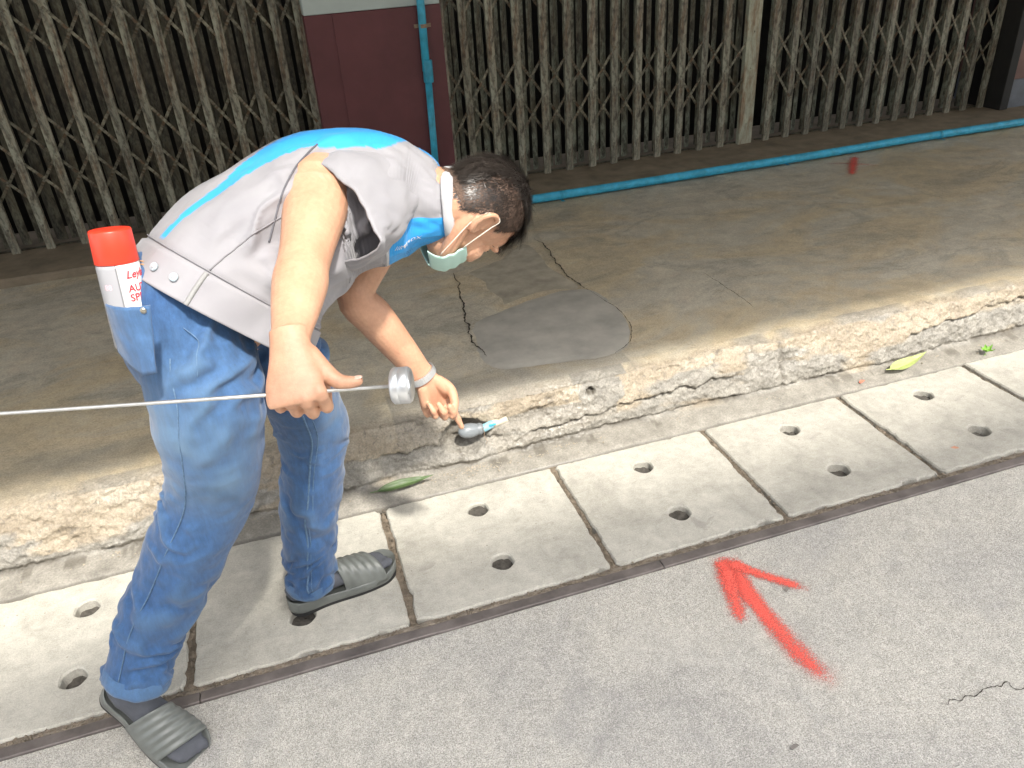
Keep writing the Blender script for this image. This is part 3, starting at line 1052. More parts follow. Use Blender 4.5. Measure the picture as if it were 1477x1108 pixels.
def m_denim():
    m, t, p = newmat('blue_denim')
    v = n_coord(t)
    big = n_noise(t, v, 6, 5, 0.6, 0.4)
    mid = n_noise(t, v, 60, 5, 0.7)
    c = n_ramp(t, big, [(0.25, (0.018, 0.060, 0.160)), (0.52, (0.029, 0.085, 0.205)), (0.8, (0.048, 0.116, 0.25))])
    c = n_mix(t, 0.35, c, n_ramp(t, mid, [(0.3, 0.3), (0.7, 0.7)]), 'OVERLAY')
    sl = n_noise(t, n_coord(t, (1, 1, 0.12)), 150, 4, 0.7)
    c = n_mix(t, 0.45, c, n_ramp(t, sl, [(0.3, 0.28), (0.7, 0.74)]), 'OVERLAY')
    fd, _ = n_attr(t, 'fade')
    c = n_mix(t, fd, c, (0.15, 0.25, 0.35))
    w = nd(t, 'ShaderNodeTexWave', bands_direction='DIAGONAL')
    w.inputs['Scale'].default_value = 380; w.inputs['Distortion'].default_value = 1.5
    t.links.new(v, w.inputs['Vector'])
    c = n_mix(t, 0.16, c, w.outputs['Color'], 'OVERLAY')
    t.links.new(c, p.inputs['Base Color'])
    p.inputs['Roughness'].default_value = 0.85
    p.inputs['Sheen Weight'].default_value = 0.2
    b = n_bump(t, p, w.outputs['Fac'], 0.12, 0.0008)
    n_bump(t, p, n_noise(t, v, 140, 4), 0.2, 0.0015, b)
    return m

def m_vest():
    m, t, p = newmat('vest_cloth')
    v = n_coord(t)
    f = n_noise(t, v, 10, 4, 0.6)
    c = n_ramp(t, f, [(0.3, (0.235, 0.23, 0.25)), (0.7, (0.275, 0.27, 0.287))])
    b1, _ = n_attr(t, 'blue')
    c = n_mix(t, b1, c, (0.015, 0.30, 0.72))
    w1, _ = n_attr(t, 'white')
    c = n_mix(t, w1, c, (0.62, 0.63, 0.64))
    t.links.new(c, p.inputs['Base Color'])
    p.inputs['Roughness'].default_value = 0.75
    p.inputs['Sheen Weight'].default_value = 0.15
    wv = n_noise(t, v, 600, 2)
    n_bump(t, p, wv, 0.15, 0.0006)
    return m

M_SKIN = m_skin()
M_DENIM = m_denim()
M_VEST = m_vest()
M_HAIR = simple('black_hair', (0.034, 0.027, 0.023), 0.36, 0.45, 90, 0, spec=0.8)
def m_stub():
    m, t, p = newmat('cropped_hair')
    v = n_coord(t)
    cr, _ = n_attr(t, 'crop')
    f = n_noise(t, v, 260, 4, 0.7)
    c = n_mix(t, cr, (0.024, 0.019, 0.016), n_ramp(t, f, [(0.30, (0.055, 0.040, 0.033)), (0.68, (0.155, 0.10, 0.075))]))
    t.links.new(c, p.inputs['Base Color']); p.inputs['Roughness'].default_value = 0.85; p.inputs['Specular IOR Level'].default_value = 0.2
    n_bump(t, p, f, 0.4, 0.002)
    return m
M_STUB = m_stub()
M_SOCK = simple('charcoal_sock', (0.085, 0.09, 0.105), 0.9, 0.15, 40, 0.4, 300)
M_SANDAL = simple('grey_rubber_sandal', (0.145, 0.155, 0.145), 0.36, 0.12, 30, 0.08, 120)
M_SOLE = simple('black_rubber_sole', (0.02, 0.02, 0.02), 0.7, 0.2, 30, 0.1, 120)
M_MASK = simple('green_mask_fabric', (0.42, 0.62, 0.56), 0.85, 0.06, 20, 0.1, 300)
M_WHITE = simple('white_elastic', (0.62, 0.56, 0.48), 0.8, 0.05, 20, 0)
M_STEEL = simple('brushed_steel', (0.66, 0.67, 0.68), 0.38, 0.06, 30, 0.05, 200, 0.75)
M_BRASS = simple('rivet_metal', (0.5, 0.47, 0.4), 0.35, 0.1, 30, 0, metal=1.0)
M_THREAD = simple('orange_thread', (0.55, 0.30, 0.14), 0.8, 0.2, 60, 0)
M_PALETH = simple('pale_seam_thread', (0.10, 0.17, 0.27), 0.85, 0.3, 120, 0.3, 300)
M_EYE = simple('dark_eye', (0.02, 0.015, 0.012), 0.3, 0.1, 20, 0)
M_PLBTN = simple('plastic_button', (0.36, 0.42, 0.46), 0.3, 0.1, 20, 0)

person = empty('person', (-0.2, 1.5, 0.0))
tag(person, 'man bending forward in grey and blue work vest and jeans, pointing at the kerb', 'person')

# ---------------- joints (metres)
SH_R = vec((0.0747, 1.4037, 1.1334)); EL_R = vec((0.0152, 1.2156, 1.0622)); WR_R = vec((-0.0261, 1.0392, 1.0192))
SH_L = vec((0.2173, 1.6326, 1.0021)); EL_L = vec((0.1107, 1.5347, 0.8692)); WR_L = vec((0.2301, 1.5227, 0.6461))
NECK = vec((0.2550, 1.4922, 1.0761))
HIP_R = vec((-0.1920, 1.3569, 0.9501)); KN_R = vec((-0.2407, 1.3466, 0.5907)); AN_R = vec((-0.4783, 1.3660, 0.2116))
HIP_L = vec((-0.0868, 1.4848, 0.8728)); KN_L = vec((-0.0300, 1.5967, 0.5467)); AN_L = vec((-0.1165, 1.6060, 0.1023))
PELV = (HIP_R + HIP_L) / 2

# ---------------- hands
def hand_parts(o, X, Y, Z, fingers, thumb, palm=(0.0285, 0.0195, 0.041, 0.0135), L=0.085):
    """o wrist, X distal, Y towards the thumb, Z back of the hand"""
    def W(x, y, z): return o + X * x + Y * y + Z * z
    parts = []
    a, b, c, d = palm
    parts.append(ring_tube([(W(-0.02, 0, 0), a * 0.95, b, tuple(Y)), (W(0.0, 0, 0), a, b * 0.95, tuple(Y)), (W(0.03, 0.0, -0.002), a * 1.18, d * 1.3, tuple(Y)),
                            (W(0.06, -0.001, -0.002), c * 0.98, d * 1.1, tuple(Y)), (W(L, -0.002, -0.004), c, d * 0.95, tuple(Y)), (W(L + 0.006, -0.002, -0.006), c * 0.9, d * 0.6, tuple(Y))], 22, 4))
    # thenar mound
    parts.append(limb([W(0.012, 0.016, -0.008), W(0.04, 0.026, -0.014), W(0.06, 0.024, -0.012)], [0.014, 0.017, 0.012]))
    # heel of the hand on the little finger side
    parts.append(limb([W(0.012, -0.018, -0.008), W(0.05, -0.028, -0.010)], [0.013, 0.013]))
    for (y0, x0, ls, r, flex, spread) in fingers:
        p = W(x0, y0, -0.002)
        pts = [W(x0 - 0.025, y0 * 0.85, -0.003), p]
        rad = [r * 0.95, r * 1.10]
        ang = 0.0
        for l, fl in zip(ls, flex):
            ang += R(fl)
            dirv = (X * math.cos(ang) - Z * math.sin(ang)) * math.cos(R(spread)) + Y * math.sin(R(spread))
            q = pts[-1] + dirv * l
            pts.append(pts[-1] + dirv * (l * 0.5)); rad.append(r * 0.93)
            pts.append(q); rad.append(r * 1.0)
            r *= 0.92
        rad[-1] *= 0.85
        parts.append(limb(pts, rad, 12, 3))
        # knuckle
        parts.append(ellipsoid(p + Z * (r * 0.62), X, Y, Z, r * 1.15, r * 0.85, r * 0.8, 12, 8))
    parts.append(limb([W(*q) for q in thumb[0]], thumb[1], 12, 4))
    return parts

FWD = Vector((0.236, 0.8326, -0.501)); RGT = Vector((0.9496, -0.307, -0.0629)); DWN = Vector((-0.2062, -0.461, -0.8631))
def cam_dir(r, d, f): return (RGT * r + DWN * d + FWD * f).normalized()
# right hand: back towards the street, closed round the rod
Xr = cam_dir(0.20, 0.90, -0.30); Yr = cam_dir(0.98, -0.12, 0.05)
Yr = (Yr - Xr * Yr.dot(Xr)).normalized(); Zr = Xr.cross(Yr)
fing_R = [(0.0315, 0.082, (0.040, 0.024, 0.020), 0.0097, (76, 95, 55), 1.0),
          (0.0107, 0.087, (0.044, 0.028, 0.021), 0.0099, (80, 95, 55), 0),
          (-0.0105, 0.084, (0.040, 0.026, 0.020), 0.0096, (82, 95, 55), -0.5),
          (-0.0305, 0.076, (0.032, 0.020, 0.018), 0.0088, (80, 92, 55), -1)]
thumb_R = ([(0.020, 0.022, -0.008), (0.048, 0.040, -0.016), (0.064, 0.056, -0.018), (0.070, 0.072, -0.016), (0.071, 0.084, -0.015)], [0.016, 0.0145, 0.0115, 0.0095, 0.0075])
HR = hand_parts(WR_R, Xr, Yr, Zr, fing_R, thumb_R)
# left hand: palm towards the street, forefinger out
IT = vec((0.2843, 1.5384, 0.4781))
Xl = (IT - WR_L).normalized(); Xl = (Xl + RGT * -0.02).normalized()
Yl = cam_dir(0.80, -0.35, 0.45); Yl = (Yl - Xl * Yl.dot(Xl)).normalized()
Zl = -Xl.cross(Yl)
if Zl.dot(FWD) < 0: Zl = -Zl
fing_L = [(0.028, 0.080, (0.042, 0.026, 0.022), 0.0092, (3, 6, 5), -4),
          (0.009, 0.084, (0.043, 0.027, 0.021), 0.0096, (62, 80, 40), -2),
          (-0.0105, 0.081, (0.039, 0.025, 0.020), 0.0092, (72, 86, 45), 0),
          (-0.029, 0.073, (0.031, 0.019, 0.018), 0.0082, (78, 88, 45), 2)]
thumb_L = ([(0.020, 0.022, -0.010), (0.045, 0.034, -0.024), (0.066, 0.026, -0.042), (0.080, 0.012, -0.052), (0.088, 0.002, -0.055)], [0.014, 0.0125, 0.0108, 0.0098, 0.0082])
HL = hand_parts(WR_L, Xl, Yl, Zl, fing_L, thumb_L)

# ---------------- head frame
HU = Vector((0.955, 0.02, 0.22)).normalized()
HF = Vector((0.24, 0.26, -0.93)); HF = (HF - HU * HF.dot(HU)).normalized()
HR_ = HU.cross(HF) * -1.0
if HR_.y > 0: HR_ = -HR_              # towards his right ear (street side)
EAR = vec((0.3589, 1.3760, 1.0217))
HS = 0.95
HC = EAR - HR_ * 0.073 * HS
def HP(f, r, u): return HC + (HF * f + HR_ * r + HU * u) * HS
def hl(f, r, u, rf, rr, ru, nu=20, nv=14): return ellipsoid(HP(f, r, u), HF, HR_, HU, rf * HS, rr * HS, ru * HS, nu, nv)
head = [hl(0.001, 0, 0.034, 0.091, 0.076, 0.086, 28, 20), hl(-0.014, 0, 0.012, 0.078, 0.073, 0.080, 24, 16),
        hl(0.030, 0, -0.030, 0.062, 0.062, 0.060), hl(0.046, 0, -0.066, 0.044, 0.048, 0.046), hl(0.074, 0, -0.098, 0.020, 0.024, 0.018),
        hl(0.060, 0, 0.030, 0.036, 0.058, 0.040), hl(0.084, 0.030, 0.018, 0.012, 0.024, 0.009), hl(0.084, -0.030, 0.018, 0.012, 0.024, 0.009),
        hl(0.064, 0.036, -0.028, 0.026, 0.024, 0.026), hl(0.064, -0.036, -0.028, 0.026, 0.024, 0.026),
        limb([HP(0.086, 0, 0.012), HP(0.102, 0, -0.014), HP(0.110, 0, -0.030)], [0.009, 0.0105, 0.0125]),
        hl(0.100, 0.013, -0.034, 0.011, 0.009, 0.009), hl(0.100, -0.013, -0.034, 0.011, 0.009, 0.009),
        hl(0.092, 0, -0.062, 0.013, 0.024, 0.006), hl(0.090, 0, -0.074, 0.013, 0.022, 0.007),
        hl(0.074, 0.033, 0.0, 0.013, 0.014, 0.010), hl(0.074, -0.033, 0.0, 0.013, 0.014, 0.010),
        limb([HP(-0.024, 0.050, -0.016), HP(0.0, 0.052, -0.050), HP(0.045, 0.044, -0.084), HP(0.07, 0.02, -0.096)], [0.018, 0.017, 0.015, 0.014]),
        limb([HP(-0.024, -0.050, -0.016), HP(0.0, -0.052, -0.050), HP(0.045, -0.044, -0.084), HP(0.07, -0.02, -0.096)], [0.018, 0.017, 0.015, 0.014])]
def ear(s):
    c = lambda f, u, r: HP(-0.010 + f * 0.88, s * (0.070 + (r - 0.070) * 0.9), u * 0.86 - 0.002)
    rim = [c(0.010, 0.018, 0.074), c(0.004, 0.030, 0.080), c(-0.010, 0.033, 0.086), c(-0.023, 0.024, 0.090), c(-0.026, 0.006, 0.089), c(-0.018, -0.012, 0.084), c(-0.006, -0.024, 0.078), c(0.004, -0.028, 0.074), c(0.008, -0.016, 0.072)]
    out = [limb(rim, [0.0042, 0.0046, 0.005, 0.005, 0.005, 0.005, 0.0062, 0.0065, 0.005], 10, 3)]
    out.append(limb([c(-0.016, 0.018, 0.080), c(-0.017, 0.004, 0.080), c(-0.010, -0.010, 0.077), c(0.0, -0.014, 0.074)], [0.004, 0.005, 0.0045, 0.004], 10, 3))
    out.append(ellipsoid(c(-0.008, 0.004, 0.074), HF, HR_, HU, 0.020, 0.005, 0.028, 14, 10))
    out.append(limb([c(0.010, 0.002, 0.073), c(0.009, -0.006, 0.075)], [0.004, 0.0045], 8, 2))
    return out
head += ear(1) + ear(-1)
neck = ring_tube([(NECK - (HC - NECK) * 0.35, 0.06, 0.055, tuple(HR_)), (NECK, 0.058, 0.053, tuple(HR_)), (NECK.lerp(HP(-0.03, 0, -0.03), 0.55), 0.058, 0.058, tuple(HR_)), (HP(-0.03, 0, -0.02), 0.058, 0.056, tuple(HR_)), (HP(-0.02, 0, 0.02), 0.05, 0.05, tuple(HR_))], 22)

# ---------------- torso axis of the vest
#        centre, lateral (towards the street), half width, half depth, squareness
LAT0 = Vector((0.05, -1.0, 0.12)).normalized(); LAT1 = Vector((-0.30, -0.92, 0.25)).normalized()
TOR = [((-0.1564, 1.4297, 0.9281), LAT0, 0.176, 0.172),
       ((-0.0871, 1.4596, 1.0004), LAT0, 0.174, 0.155),
       ((0.0019, 1.4850, 1.0446), LAT0.lerp(LAT1, 0.35), 0.168, 0.143),
       ((0.0882, 1.5034, 1.0660), LAT0.lerp(LAT1, 0.7), 0.158, 0.138),
       ((0.1763, 1.4988, 1.0700), LAT1, 0.142, 0.127),
       ((0.2435, 1.4860, 1.0604), LAT1, 0.116, 0.104),
       ((0.2879, 1.4674, 1.0503), LAT1, 0.084, 0.072),
       ((0.3135, 1.4591, 1.0486), LAT1, 0.070, 0.062)]
def torso_eval(v):
    rows = torso_eval.rows
    x = v * (len(rows) - 1)
    i = min(int(x), len(rows) - 2)
    q = rows[i] * (1 - (x - i)) + rows[i + 1] * (x - i)
    t = Vector((rows[min(i + 1, len(rows) - 1)] - rows[i])[:3]).normalized()
    A = Vector(q[3:6]); A = (A - t * A.dot(t)).normalized()
    B = A.cross(t)
    if B.z < 0: B = -B
    return Vector(q[:3]), A, B, q[6], q[7], t
torso_eval.rows = spline([(*c, *l, a, b) for c, l, a, b in TOR], 10)
torso_body = ring_tube([(c, a * 0.74, b * 0.70, tuple(l)) for c, l, a, b in TOR[2:6]], 26, 4)

arm_R = ring_tube([(SH_R + (SH_L - SH_R) * 0.22, 0.062, 0.062, (0, 0, 1)), (SH_R, 0.060, 0.058, (0, 0, 1)), (SH_R.lerp(EL_R, 0.35), 0.054, 0.051, tuple(RGT)), (SH_R.lerp(EL_R, 0.75), 0.044, 0.044, tuple(RGT)), (EL_R, 0.041, 0.042, tuple(RGT)),
                   (EL_R.lerp(WR_R, 0.22), 0.043, 0.041, tuple(RGT)), (EL_R.lerp(WR_R, 0.55), 0.037, 0.034, tuple(RGT)), (EL_R.lerp(WR_R, 0.85), 0.0295, 0.024, tuple(RGT)), (WR_R, 0.028, 0.021, tuple(RGT))], 24)
arm_L = ring_tube([(SH_L + (SH_R - SH_L) * 0.22, 0.06, 0.06, (0, 0, 1)), (SH_L, 0.057, 0.056, (0, 0, 1)), (SH_L.lerp(EL_L, 0.5), 0.047, 0.047, tuple(RGT)), (EL_L, 0.040, 0.041, tuple(RGT)),
                   (EL_L.lerp(WR_L, 0.25), 0.042, 0.042, tuple(RGT)), (EL_L.lerp(WR_L, 0.6), 0.036, 0.034, tuple(RGT)), (EL_L.lerp(WR_L, 0.88), 0.029, 0.024, tuple(Yl)), (WR_L, 0.028, 0.021, tuple(Yl))], 24)
leg_R = limb([HIP_R, HIP_R.lerp(KN_R, 0.5), KN_R, KN_R.lerp(AN_R, 0.4), AN_R], [0.07, 0.062, 0.05, 0.045, 0.035])
leg_L = limb([HIP_L, HIP_L.lerp(KN_L, 0.5), KN_L, KN_L.lerp(AN_L, 0.4), AN_L], [0.07, 0.062, 0.05, 0.045, 0.035])
hipbar = limb([HIP_R, PELV, HIP_L], [0.06, 0.07, 0.06])
core = limb([PELV, Vector(TOR[1][0]), Vector(TOR[3][0])], [0.045, 0.055, 0.07])
body_me = voxel_union(head + [neck, torso_body, arm_R, arm_L, leg_R, leg_L, hipbar, core] + HR + HL, 0.0022, 3, 0.5)
body = link('body', body_me, M_SKIN, person, True)

M_NAIL = simple('finger_nail', (0.66, 0.45, 0.36), 0.3, 0.05, 20, 0)
tR = [WR_R + Xr * q[0] + Yr * q[1] + Zr * q[2] for q in thumb_R[0]]
dn = (tR[-1] - tR[-2]).normalized(); nn = (Zr * 0.8 - Xr * 0.6); nn = (nn - dn * nn.dot(dn)).normalized()
v_, f_ = ellipsoid(tR[-1] + nn * 0.0062 + dn * 0.001, dn, dn.cross(nn), nn, 0.0068, 0.0050, 0.0016, 14, 8)
link('nail', mesh('nail', v_, f_), M_NAIL, person, True)

# ---------------- jeans
def build_jeans():
    W0 = vec((-0.1913, 1.4761, 0.9888)); S0 = vec((-0.2114, 1.4366, 0.9335)); up = tuple(LAT0)
    pel = ring_tube([(W0, 0.158, 0.112, up), (vec((-0.2002, 1.4559, 0.9610)), 0.168, 0.124, up), (S0 + Vector((0.01, 0, 0)), 0.174, 0.130, up), (vec((-0.1941, 1.4140, 0.8643)), 0.16, 0.115, up), (vec((-0.1715, 1.4012, 0.8138)), 0.12, 0.085, up)], 28)
    ax_R = [vec((-0.1940, 1.3716, 0.9535)), vec((-0.1902, 1.3332, 0.8815)), vec((-0.1977, 1.3216, 0.7890)), vec((-0.2162, 1.3329, 0.6791)), vec((-0.2420, 1.3470, 0.5908)), vec((-0.3010, 1.3493, 0.4969)), vec((-0.3735, 1.3564, 0.3848)), vec((-0.4343, 1.3422, 0.3025)), vec((-0.4740, 1.3279, 0.2302)), vec((-0.4924, 1.3152, 0.1904))]
    ra_R = [0.095, 0.099, 0.098, 0.090, 0.084, 0.081, 0.077, 0.070, 0.067, 0.068]
    ax_L = [vec((-0.0866, 1.4919, 0.8847)), vec((-0.0639, 1.5190, 0.7607)), vec((-0.0388, 1.5589, 0.6394)), vec((-0.0312, 1.5861, 0.5285)), vec((-0.0554, 1.5900, 0.4237)), vec((-0.0852, 1.6050, 0.2950)), vec((-0.1095, 1.6110, 0.1738)), vec((-0.1231, 1.6044, 0.0965)), vec((-0.1268, 1.6010, 0.0692))]
    ra_L = [0.095, 0.092, 0.085, 0.079, 0.074, 0.071, 0.067, 0.063, 0.063]
    legs = []
    for ax, ra in ((ax_R, ra_R), (ax_L, ra_L)):
        legs.append(ring_tube([(p, r, r * 0.98, (0.9, -0.3, 0)) for p, r in zip(ax, ra)], 26, 5))
    me = voxel_union([pel] + legs, 0.0045, 6, 0.5)
    axes = []
    for ax, ra in ((ax_R, ra_R), (ax_L, ra_L)):
        P = [Vector(q[:3]) for q in spline([tuple(p) for p in ax], 3)]
        axes.append((P, polylen(P)))
    fade = []
    def fold(co, nr):
        (P, cum) = axes[0]; b0 = axis_param(P, cum, co)
        (P1, cum1) = axes[1]; b1 = axis_param(P1, cum1, co)
        which = 0 if b0[0] < b1[0] else 1
        d2, s, off, tan = b0 if which == 0 else b1
        tot = cum[-1] if which == 0 else cum1[-1]
        e = s / tot
        off = off.normalized()
        side = off.dot(RGT)          # +1 = front of the leg
        near = -off.dot(FWD)
        nz = fbm(co.x * 9, co.y * 9, co.z * 9, 3)
        # soft broad folds
        d = 0.0075 * fbm(co.x * 7 + 2, co.y * 7, co.z * 10, 3)
        knee = 0.47 if which == 0 else 0.43
        # creases behind and across the knee
        kx = math.exp(-((e - knee - 0.05) / 0.13) ** 2)
        ph = s * 105 + 4.0 * side + 9 * nz + 2.4 * near + (2.0 if which else 0)
        sh = math.sin(ph); sh = sh if sh > 0 else sh * 0.35
        d += kx * 0.0065 * sh * (0.3 + 0.7 * sstep(0.5, -0.7, side)) * sstep(-0.25, 0.3, fbm(co.x * 11, co.y * 11 + 4, co.z * 16, 2) + 0.1)
        # stacked folds above the hem
        hx = sstep(0.74, 0.93, e) * (1 - sstep(0.965, 0.99, e))
        d += hx * 0.0070 * math.sin(s * 120 + 3.5 * side + 2.2 * near + 9 * nz) * sstep(-0.3, 0.3, fbm(co.x * 13, co.y * 13, co.z * 13 + 7, 2) + 0.12)
        # pull lines below the hip
        tx = math.exp(-((e - 0.10) / 0.13) ** 2)
        d += tx * 0.006 * math.sin(70 * (co.z * 0.8 - co.x * 0.9) + 6 * nz) * sstep(-0.6, 0.5, side)
        # long drape folds on the shin
        sx = math.exp(-((e - 0.72) / 0.13) ** 2)
        d += sx * 0.005 * math.sin(4.0 * math.atan2(near, side) + 30 * s + 5 * nz)
        fa = math.exp(-((e - 0.27) / 0.13) ** 2) * max(0, near) * 0.85 if which == 0 else math.exp(-((e - 0.35) / 0.1) ** 2) * max(0, side) * 0.25
        fade.append(max(0, min(0.7, fa * (0.8 + 0.8 * nz) + max(0, d) * 22)))
        return d
    displace(me, fold)
    set_point_attr(me, 'fade', fade)
    j = link('jeans', me, M_DENIM, person, True)
    bm = bmesh.new(); bm.from_mesh(me)
    tree = BVHTree.FromBMesh(bm); bm.free()
    # helpers to lay seams on the cloth
    def on_cloth(p, d):
        h = tree.ray_cast(Vector(p) - Vector(d).normalized() * 0.5, Vector(d))
        return h
    def seam(name, pts, rad, mat, lift=0.001, parent=j, n=6):
        out = []
        for p in pts:
            h = tree.find_nearest(Vector(p))
            if h[0] is not None: out.append(h[0] + h[1] * lift)
        if len(out) > 2: tube(name, out, rad, mat, parent, n)
    camp = Vector((0, 0, 1.5))
    def pix(p): return p
    def ray_hit(p):
        p = Vector(p); d = (p - camp).normalized()
        h = tree.ray_cast(camp, d)
        return (h[0], h[1]) if h[0] is not None else (p, -d)
    def lay(name, pts, rad, mat, m=10, lift=0.001, n=6):
        P = [Vector(q) for q in spline(pts, m)]
        out = []
        for q in P:
            h = tree.find_nearest(q)
            out.append(h[0] + h[1] * lift)
        # relax
        for _ in range(10):
            out = [out[0]] + [(out[i - 1] + out[i] * 2 + out[i + 1]) / 4 for i in range(1, len(out) - 1)] + [out[-1]]
        return tube(name, out, rad, mat, j, n)
    # outer side seams
    sideR = [p - FWD * (r * 0.98) + RGT * (-0.01) for p, r in zip(ax_R, ra_R)]
    lay('side_seam', [tuple(p) for p in sideR[1:]], 0.0013, M_PALETH, 12, 0.0010)
    sideL = [p - FWD * (r * 0.98) + RGT * (0.012) for p, r in zip(ax_L, ra_L)][1:]
    lay('side_seam', [tuple(p) for p in sideL], 0.0026, M_PALETH, 12, 0.0004)
    lay('stitch_line', [tuple(p + RGT * 0.009) for p in sideL], 0.0011, M_PALETH, 12, 0.0008)
    # hems
    def hem(ax, ra):
        c, t = ax[-1], (ax[-1] - ax[-2]).normalized()
        a, b = frame_axes(t)
        V, F = [], []
        prof = [(-0.030, -0.002), (-0.026, 0.0012), (-0.006, 0.0022), (0.001, 0.001), (0.002, -0.002), (-0.004, -0.006)]
        N = 72
        for k in range(N):
            w = 2 * math.pi * k / N
            base = c + (a * math.cos(w) + b * math.sin(w)) * ra[-1]
            for (s, o) in prof:
                q = base + t * (s + 0.004 * math.sin(2 * w + 1))
                h = tree.find_nearest(q)
                outw = (a * math.cos(w) + b * math.sin(w))
                rr = ra[-1] * 0.955 + 0.004 * fbm(math.cos(w) * 2, math.sin(w) * 2, c.x, 3)
                V.append(c + t * (s + 0.004 * math.sin(2 * w + 1)) + outw * (rr + o))
        n = len(prof)
        for k in range(N):
            for q in range(n - 1):
                F.append((k * n + q, ((k + 1) % N) * n + q, ((k + 1) % N) * n + q + 1, k * n + q + 1))
        me2 = mesh('hem_cuff', V, F)
        set_point_attr(me2, 'fade', [0.22] * len(V))
        link('hem_cuff', me2, M_DENIM, j, True)
    hem(ax_R, ra_R); hem(ax_L, ra_L)
    return j, tree, lay
jeans, JT, lay_on_jeans = build_jeans()
lay_on_jeans('stitch_line', [(-0.2383, 1.3513, 1.0586), (-0.2205, 1.3321, 1.0549), (-0.1989, 1.3057, 1.0412)], 0.0012, M_THREAD, 10, 0.001)
lay_on_jeans('stitch_line', [(-0.2375, 1.3559, 1.0666), (-0.2165, 1.3356, 1.0627), (-0.1928, 1.3085, 1.0488)], 0.0010, M_THREAD, 10, 0.001)
lay_on_jeans('stitch_line', [(-0.1776, 1.2523, 0.9826), (-0.1780, 1.2406, 0.9630), (-0.1810, 1.2331, 0.9291), (-0.1836, 1.2264, 0.8967)], 0.0008, M_PALETH, 8, 0.0005)

# back pocket that carries the can
def build_pocket():
    # corner points of the pocket front (seen from the street side)
    tl, tr = vec((-0.2890, 1.2410, 1.0509)), vec((-0.2176, 1.2108, 1.0445))
    br, bm_, bl = vec((-0.2382, 1.2054, 0.9359)), vec((-0.2605, 1.2215, 0.9124)), vec((-0.2954, 1.2447, 0.9643))
    nr = (tr - tl).cross(bl - tl).normalized()
    if nr.dot(FWD) > 0: nr = -nr
    V, F = [], []
    N = 18
    for i in range(N + 1):
        s = i / N
        a = tl.lerp(tr, s)
        b = bl.lerp(br, s)
        for k in range(N + 1):
            t = k / N
            p = a.lerp(b, t)
            if t > 0.8: p = p + (bm_ - (bl + br) / 2) * (0.55 * (t - 0.8) / 0.2 * (1 - abs(2 * s - 1.1)))
            bulge = 0.012 * math.sin(math.pi * min(1, max(0, s))) * (1 - 0.6 * t)
            p = p + nr * bulge + FWD * (0.016 * (1 - s) ** 3) + nr * 0.002 * fbm(s * 4, t * 4, 3, 3)
            V.append(p)
    for i in range(N):
        for k in range(N):
            q = i * (N + 1) + k
            F.append((q, q + N + 1, q + N + 2, q + 1))
    me = mesh('back_pocket', V, F)
    set_point_attr(me, 'fade', [0.12] * len(V))
    o = link('back_pocket', me, M_DENIM, jeans, True)
    sm = o.modifiers.new('s', 'SOLIDIFY'); sm.thickness = 0.003; sm.offset = -1
    G = lambda s, t: V[int(round(s * N)) * (N + 1) + int(round(t * N))]
    for t, m_ in ((1 / 18, M_PALETH), (4 / 18, M_THREAD), (5 / 18, M_PALETH)):
        tube('stitch_line', [G(k / N, t) + nr * 0.002 for k in range(N + 1)], 0.0009, m_, jeans, 5)
    tube('stitch_line', [G(17 / 18, k / N) + nr * 0.002 for k in range(1, N + 1)], 0.0010, M_PALETH, jeans, 5)
    tube('stitch_line', [G(k / N, 17 / 18) + nr * 0.002 for k in range(2, N + 1)], 0.0009, M_PALETH, jeans, 5)
    c = G(16 / 18, 1 / 18) + nr * 0.002
    a, b = frame_axes(nr)
    tube('rivet', [c, c + nr * 0.0015, c + nr * 0.003], [0.0055, 0.0055, 0.003], M_BRASS, jeans, 14)
    # filler cloth behind the pocket so that it joins the seat
    return nr
POCKN = build_pocket()

# ---------------- vest
def vest_fold(th, v):
    """displacement along the outward normal, th in degrees (0 spine, 90 street side, 180 belly)"""
    w_ = math.radians(th); x, x2, y = 1.4 * math.cos(w_), 1.4 * math.sin(w_), v * 5
    d = 0.008 * fbm(x * 0.9, x2 * 0.9, y * 0.7, 3)
    # soft folds running from the armpit to the waist
    k = math.exp(-((th - 100) / 52.0) ** 2)
    q = math.sin(8.0 * (v * 1.7 + (th - 90) / 140.0) + 3.6 * fbm(x, x2, y * 0.6 + 4.2, 3))
    q = q if q > 0 else 0.5 * q
    d += k * 0.019 * q * sstep(0.10, 0.2, v) * (1 - sstep(0.60, 0.72, v))
    d += 0.003 * fbm(x * 2.2 + y * 0.8, x2 * 2.2, y * 1.6 + 9.0, 2)
    g = math.sin(24.0 * (v * 1.15 + (th - 60) / 210.0) + 5.0 * fbm(x * 1.3, x2 * 1.3, y * 0.9 + 2.0, 3))
    g = max(0, g) ** 2
    d += 0.013 * g * math.exp(-((th - 86) / 34.0) ** 2) * sstep(0.10, 0.18, v) * (1 - sstep(0.55, 0.7, v)) * sstep(-0.15, 0.3, fbm(x * 1.1 + 3, x2 * 1.1, y * 0.8, 2) + 0.12)
    # belly cloth hangs loose
    hang = math.exp(-((th - 170) / 50.0) ** 2) * math.exp(-((v - 0.2) / 0.22) ** 2)
    d += 0.018 * hang
    # seam between yoke and side panel
    return d

def vest_point(th, v, lift=0.0):
    c, A, B, a, b, t = torso_eval(v)
    w = math.radians(th)
    cs, sn = math.cos(w), math.sin(w)
    e = 0.86
    px_ = math.copysign(abs(sn) ** e, sn); py_ = math.copysign(abs(cs) ** e, cs)
    n = (A * (sn / a) + B * (cs / b)).normalized()
    return c + A * (a * px_) + B * (b * py_) + n * (vest_fold(th, v) + lift), n

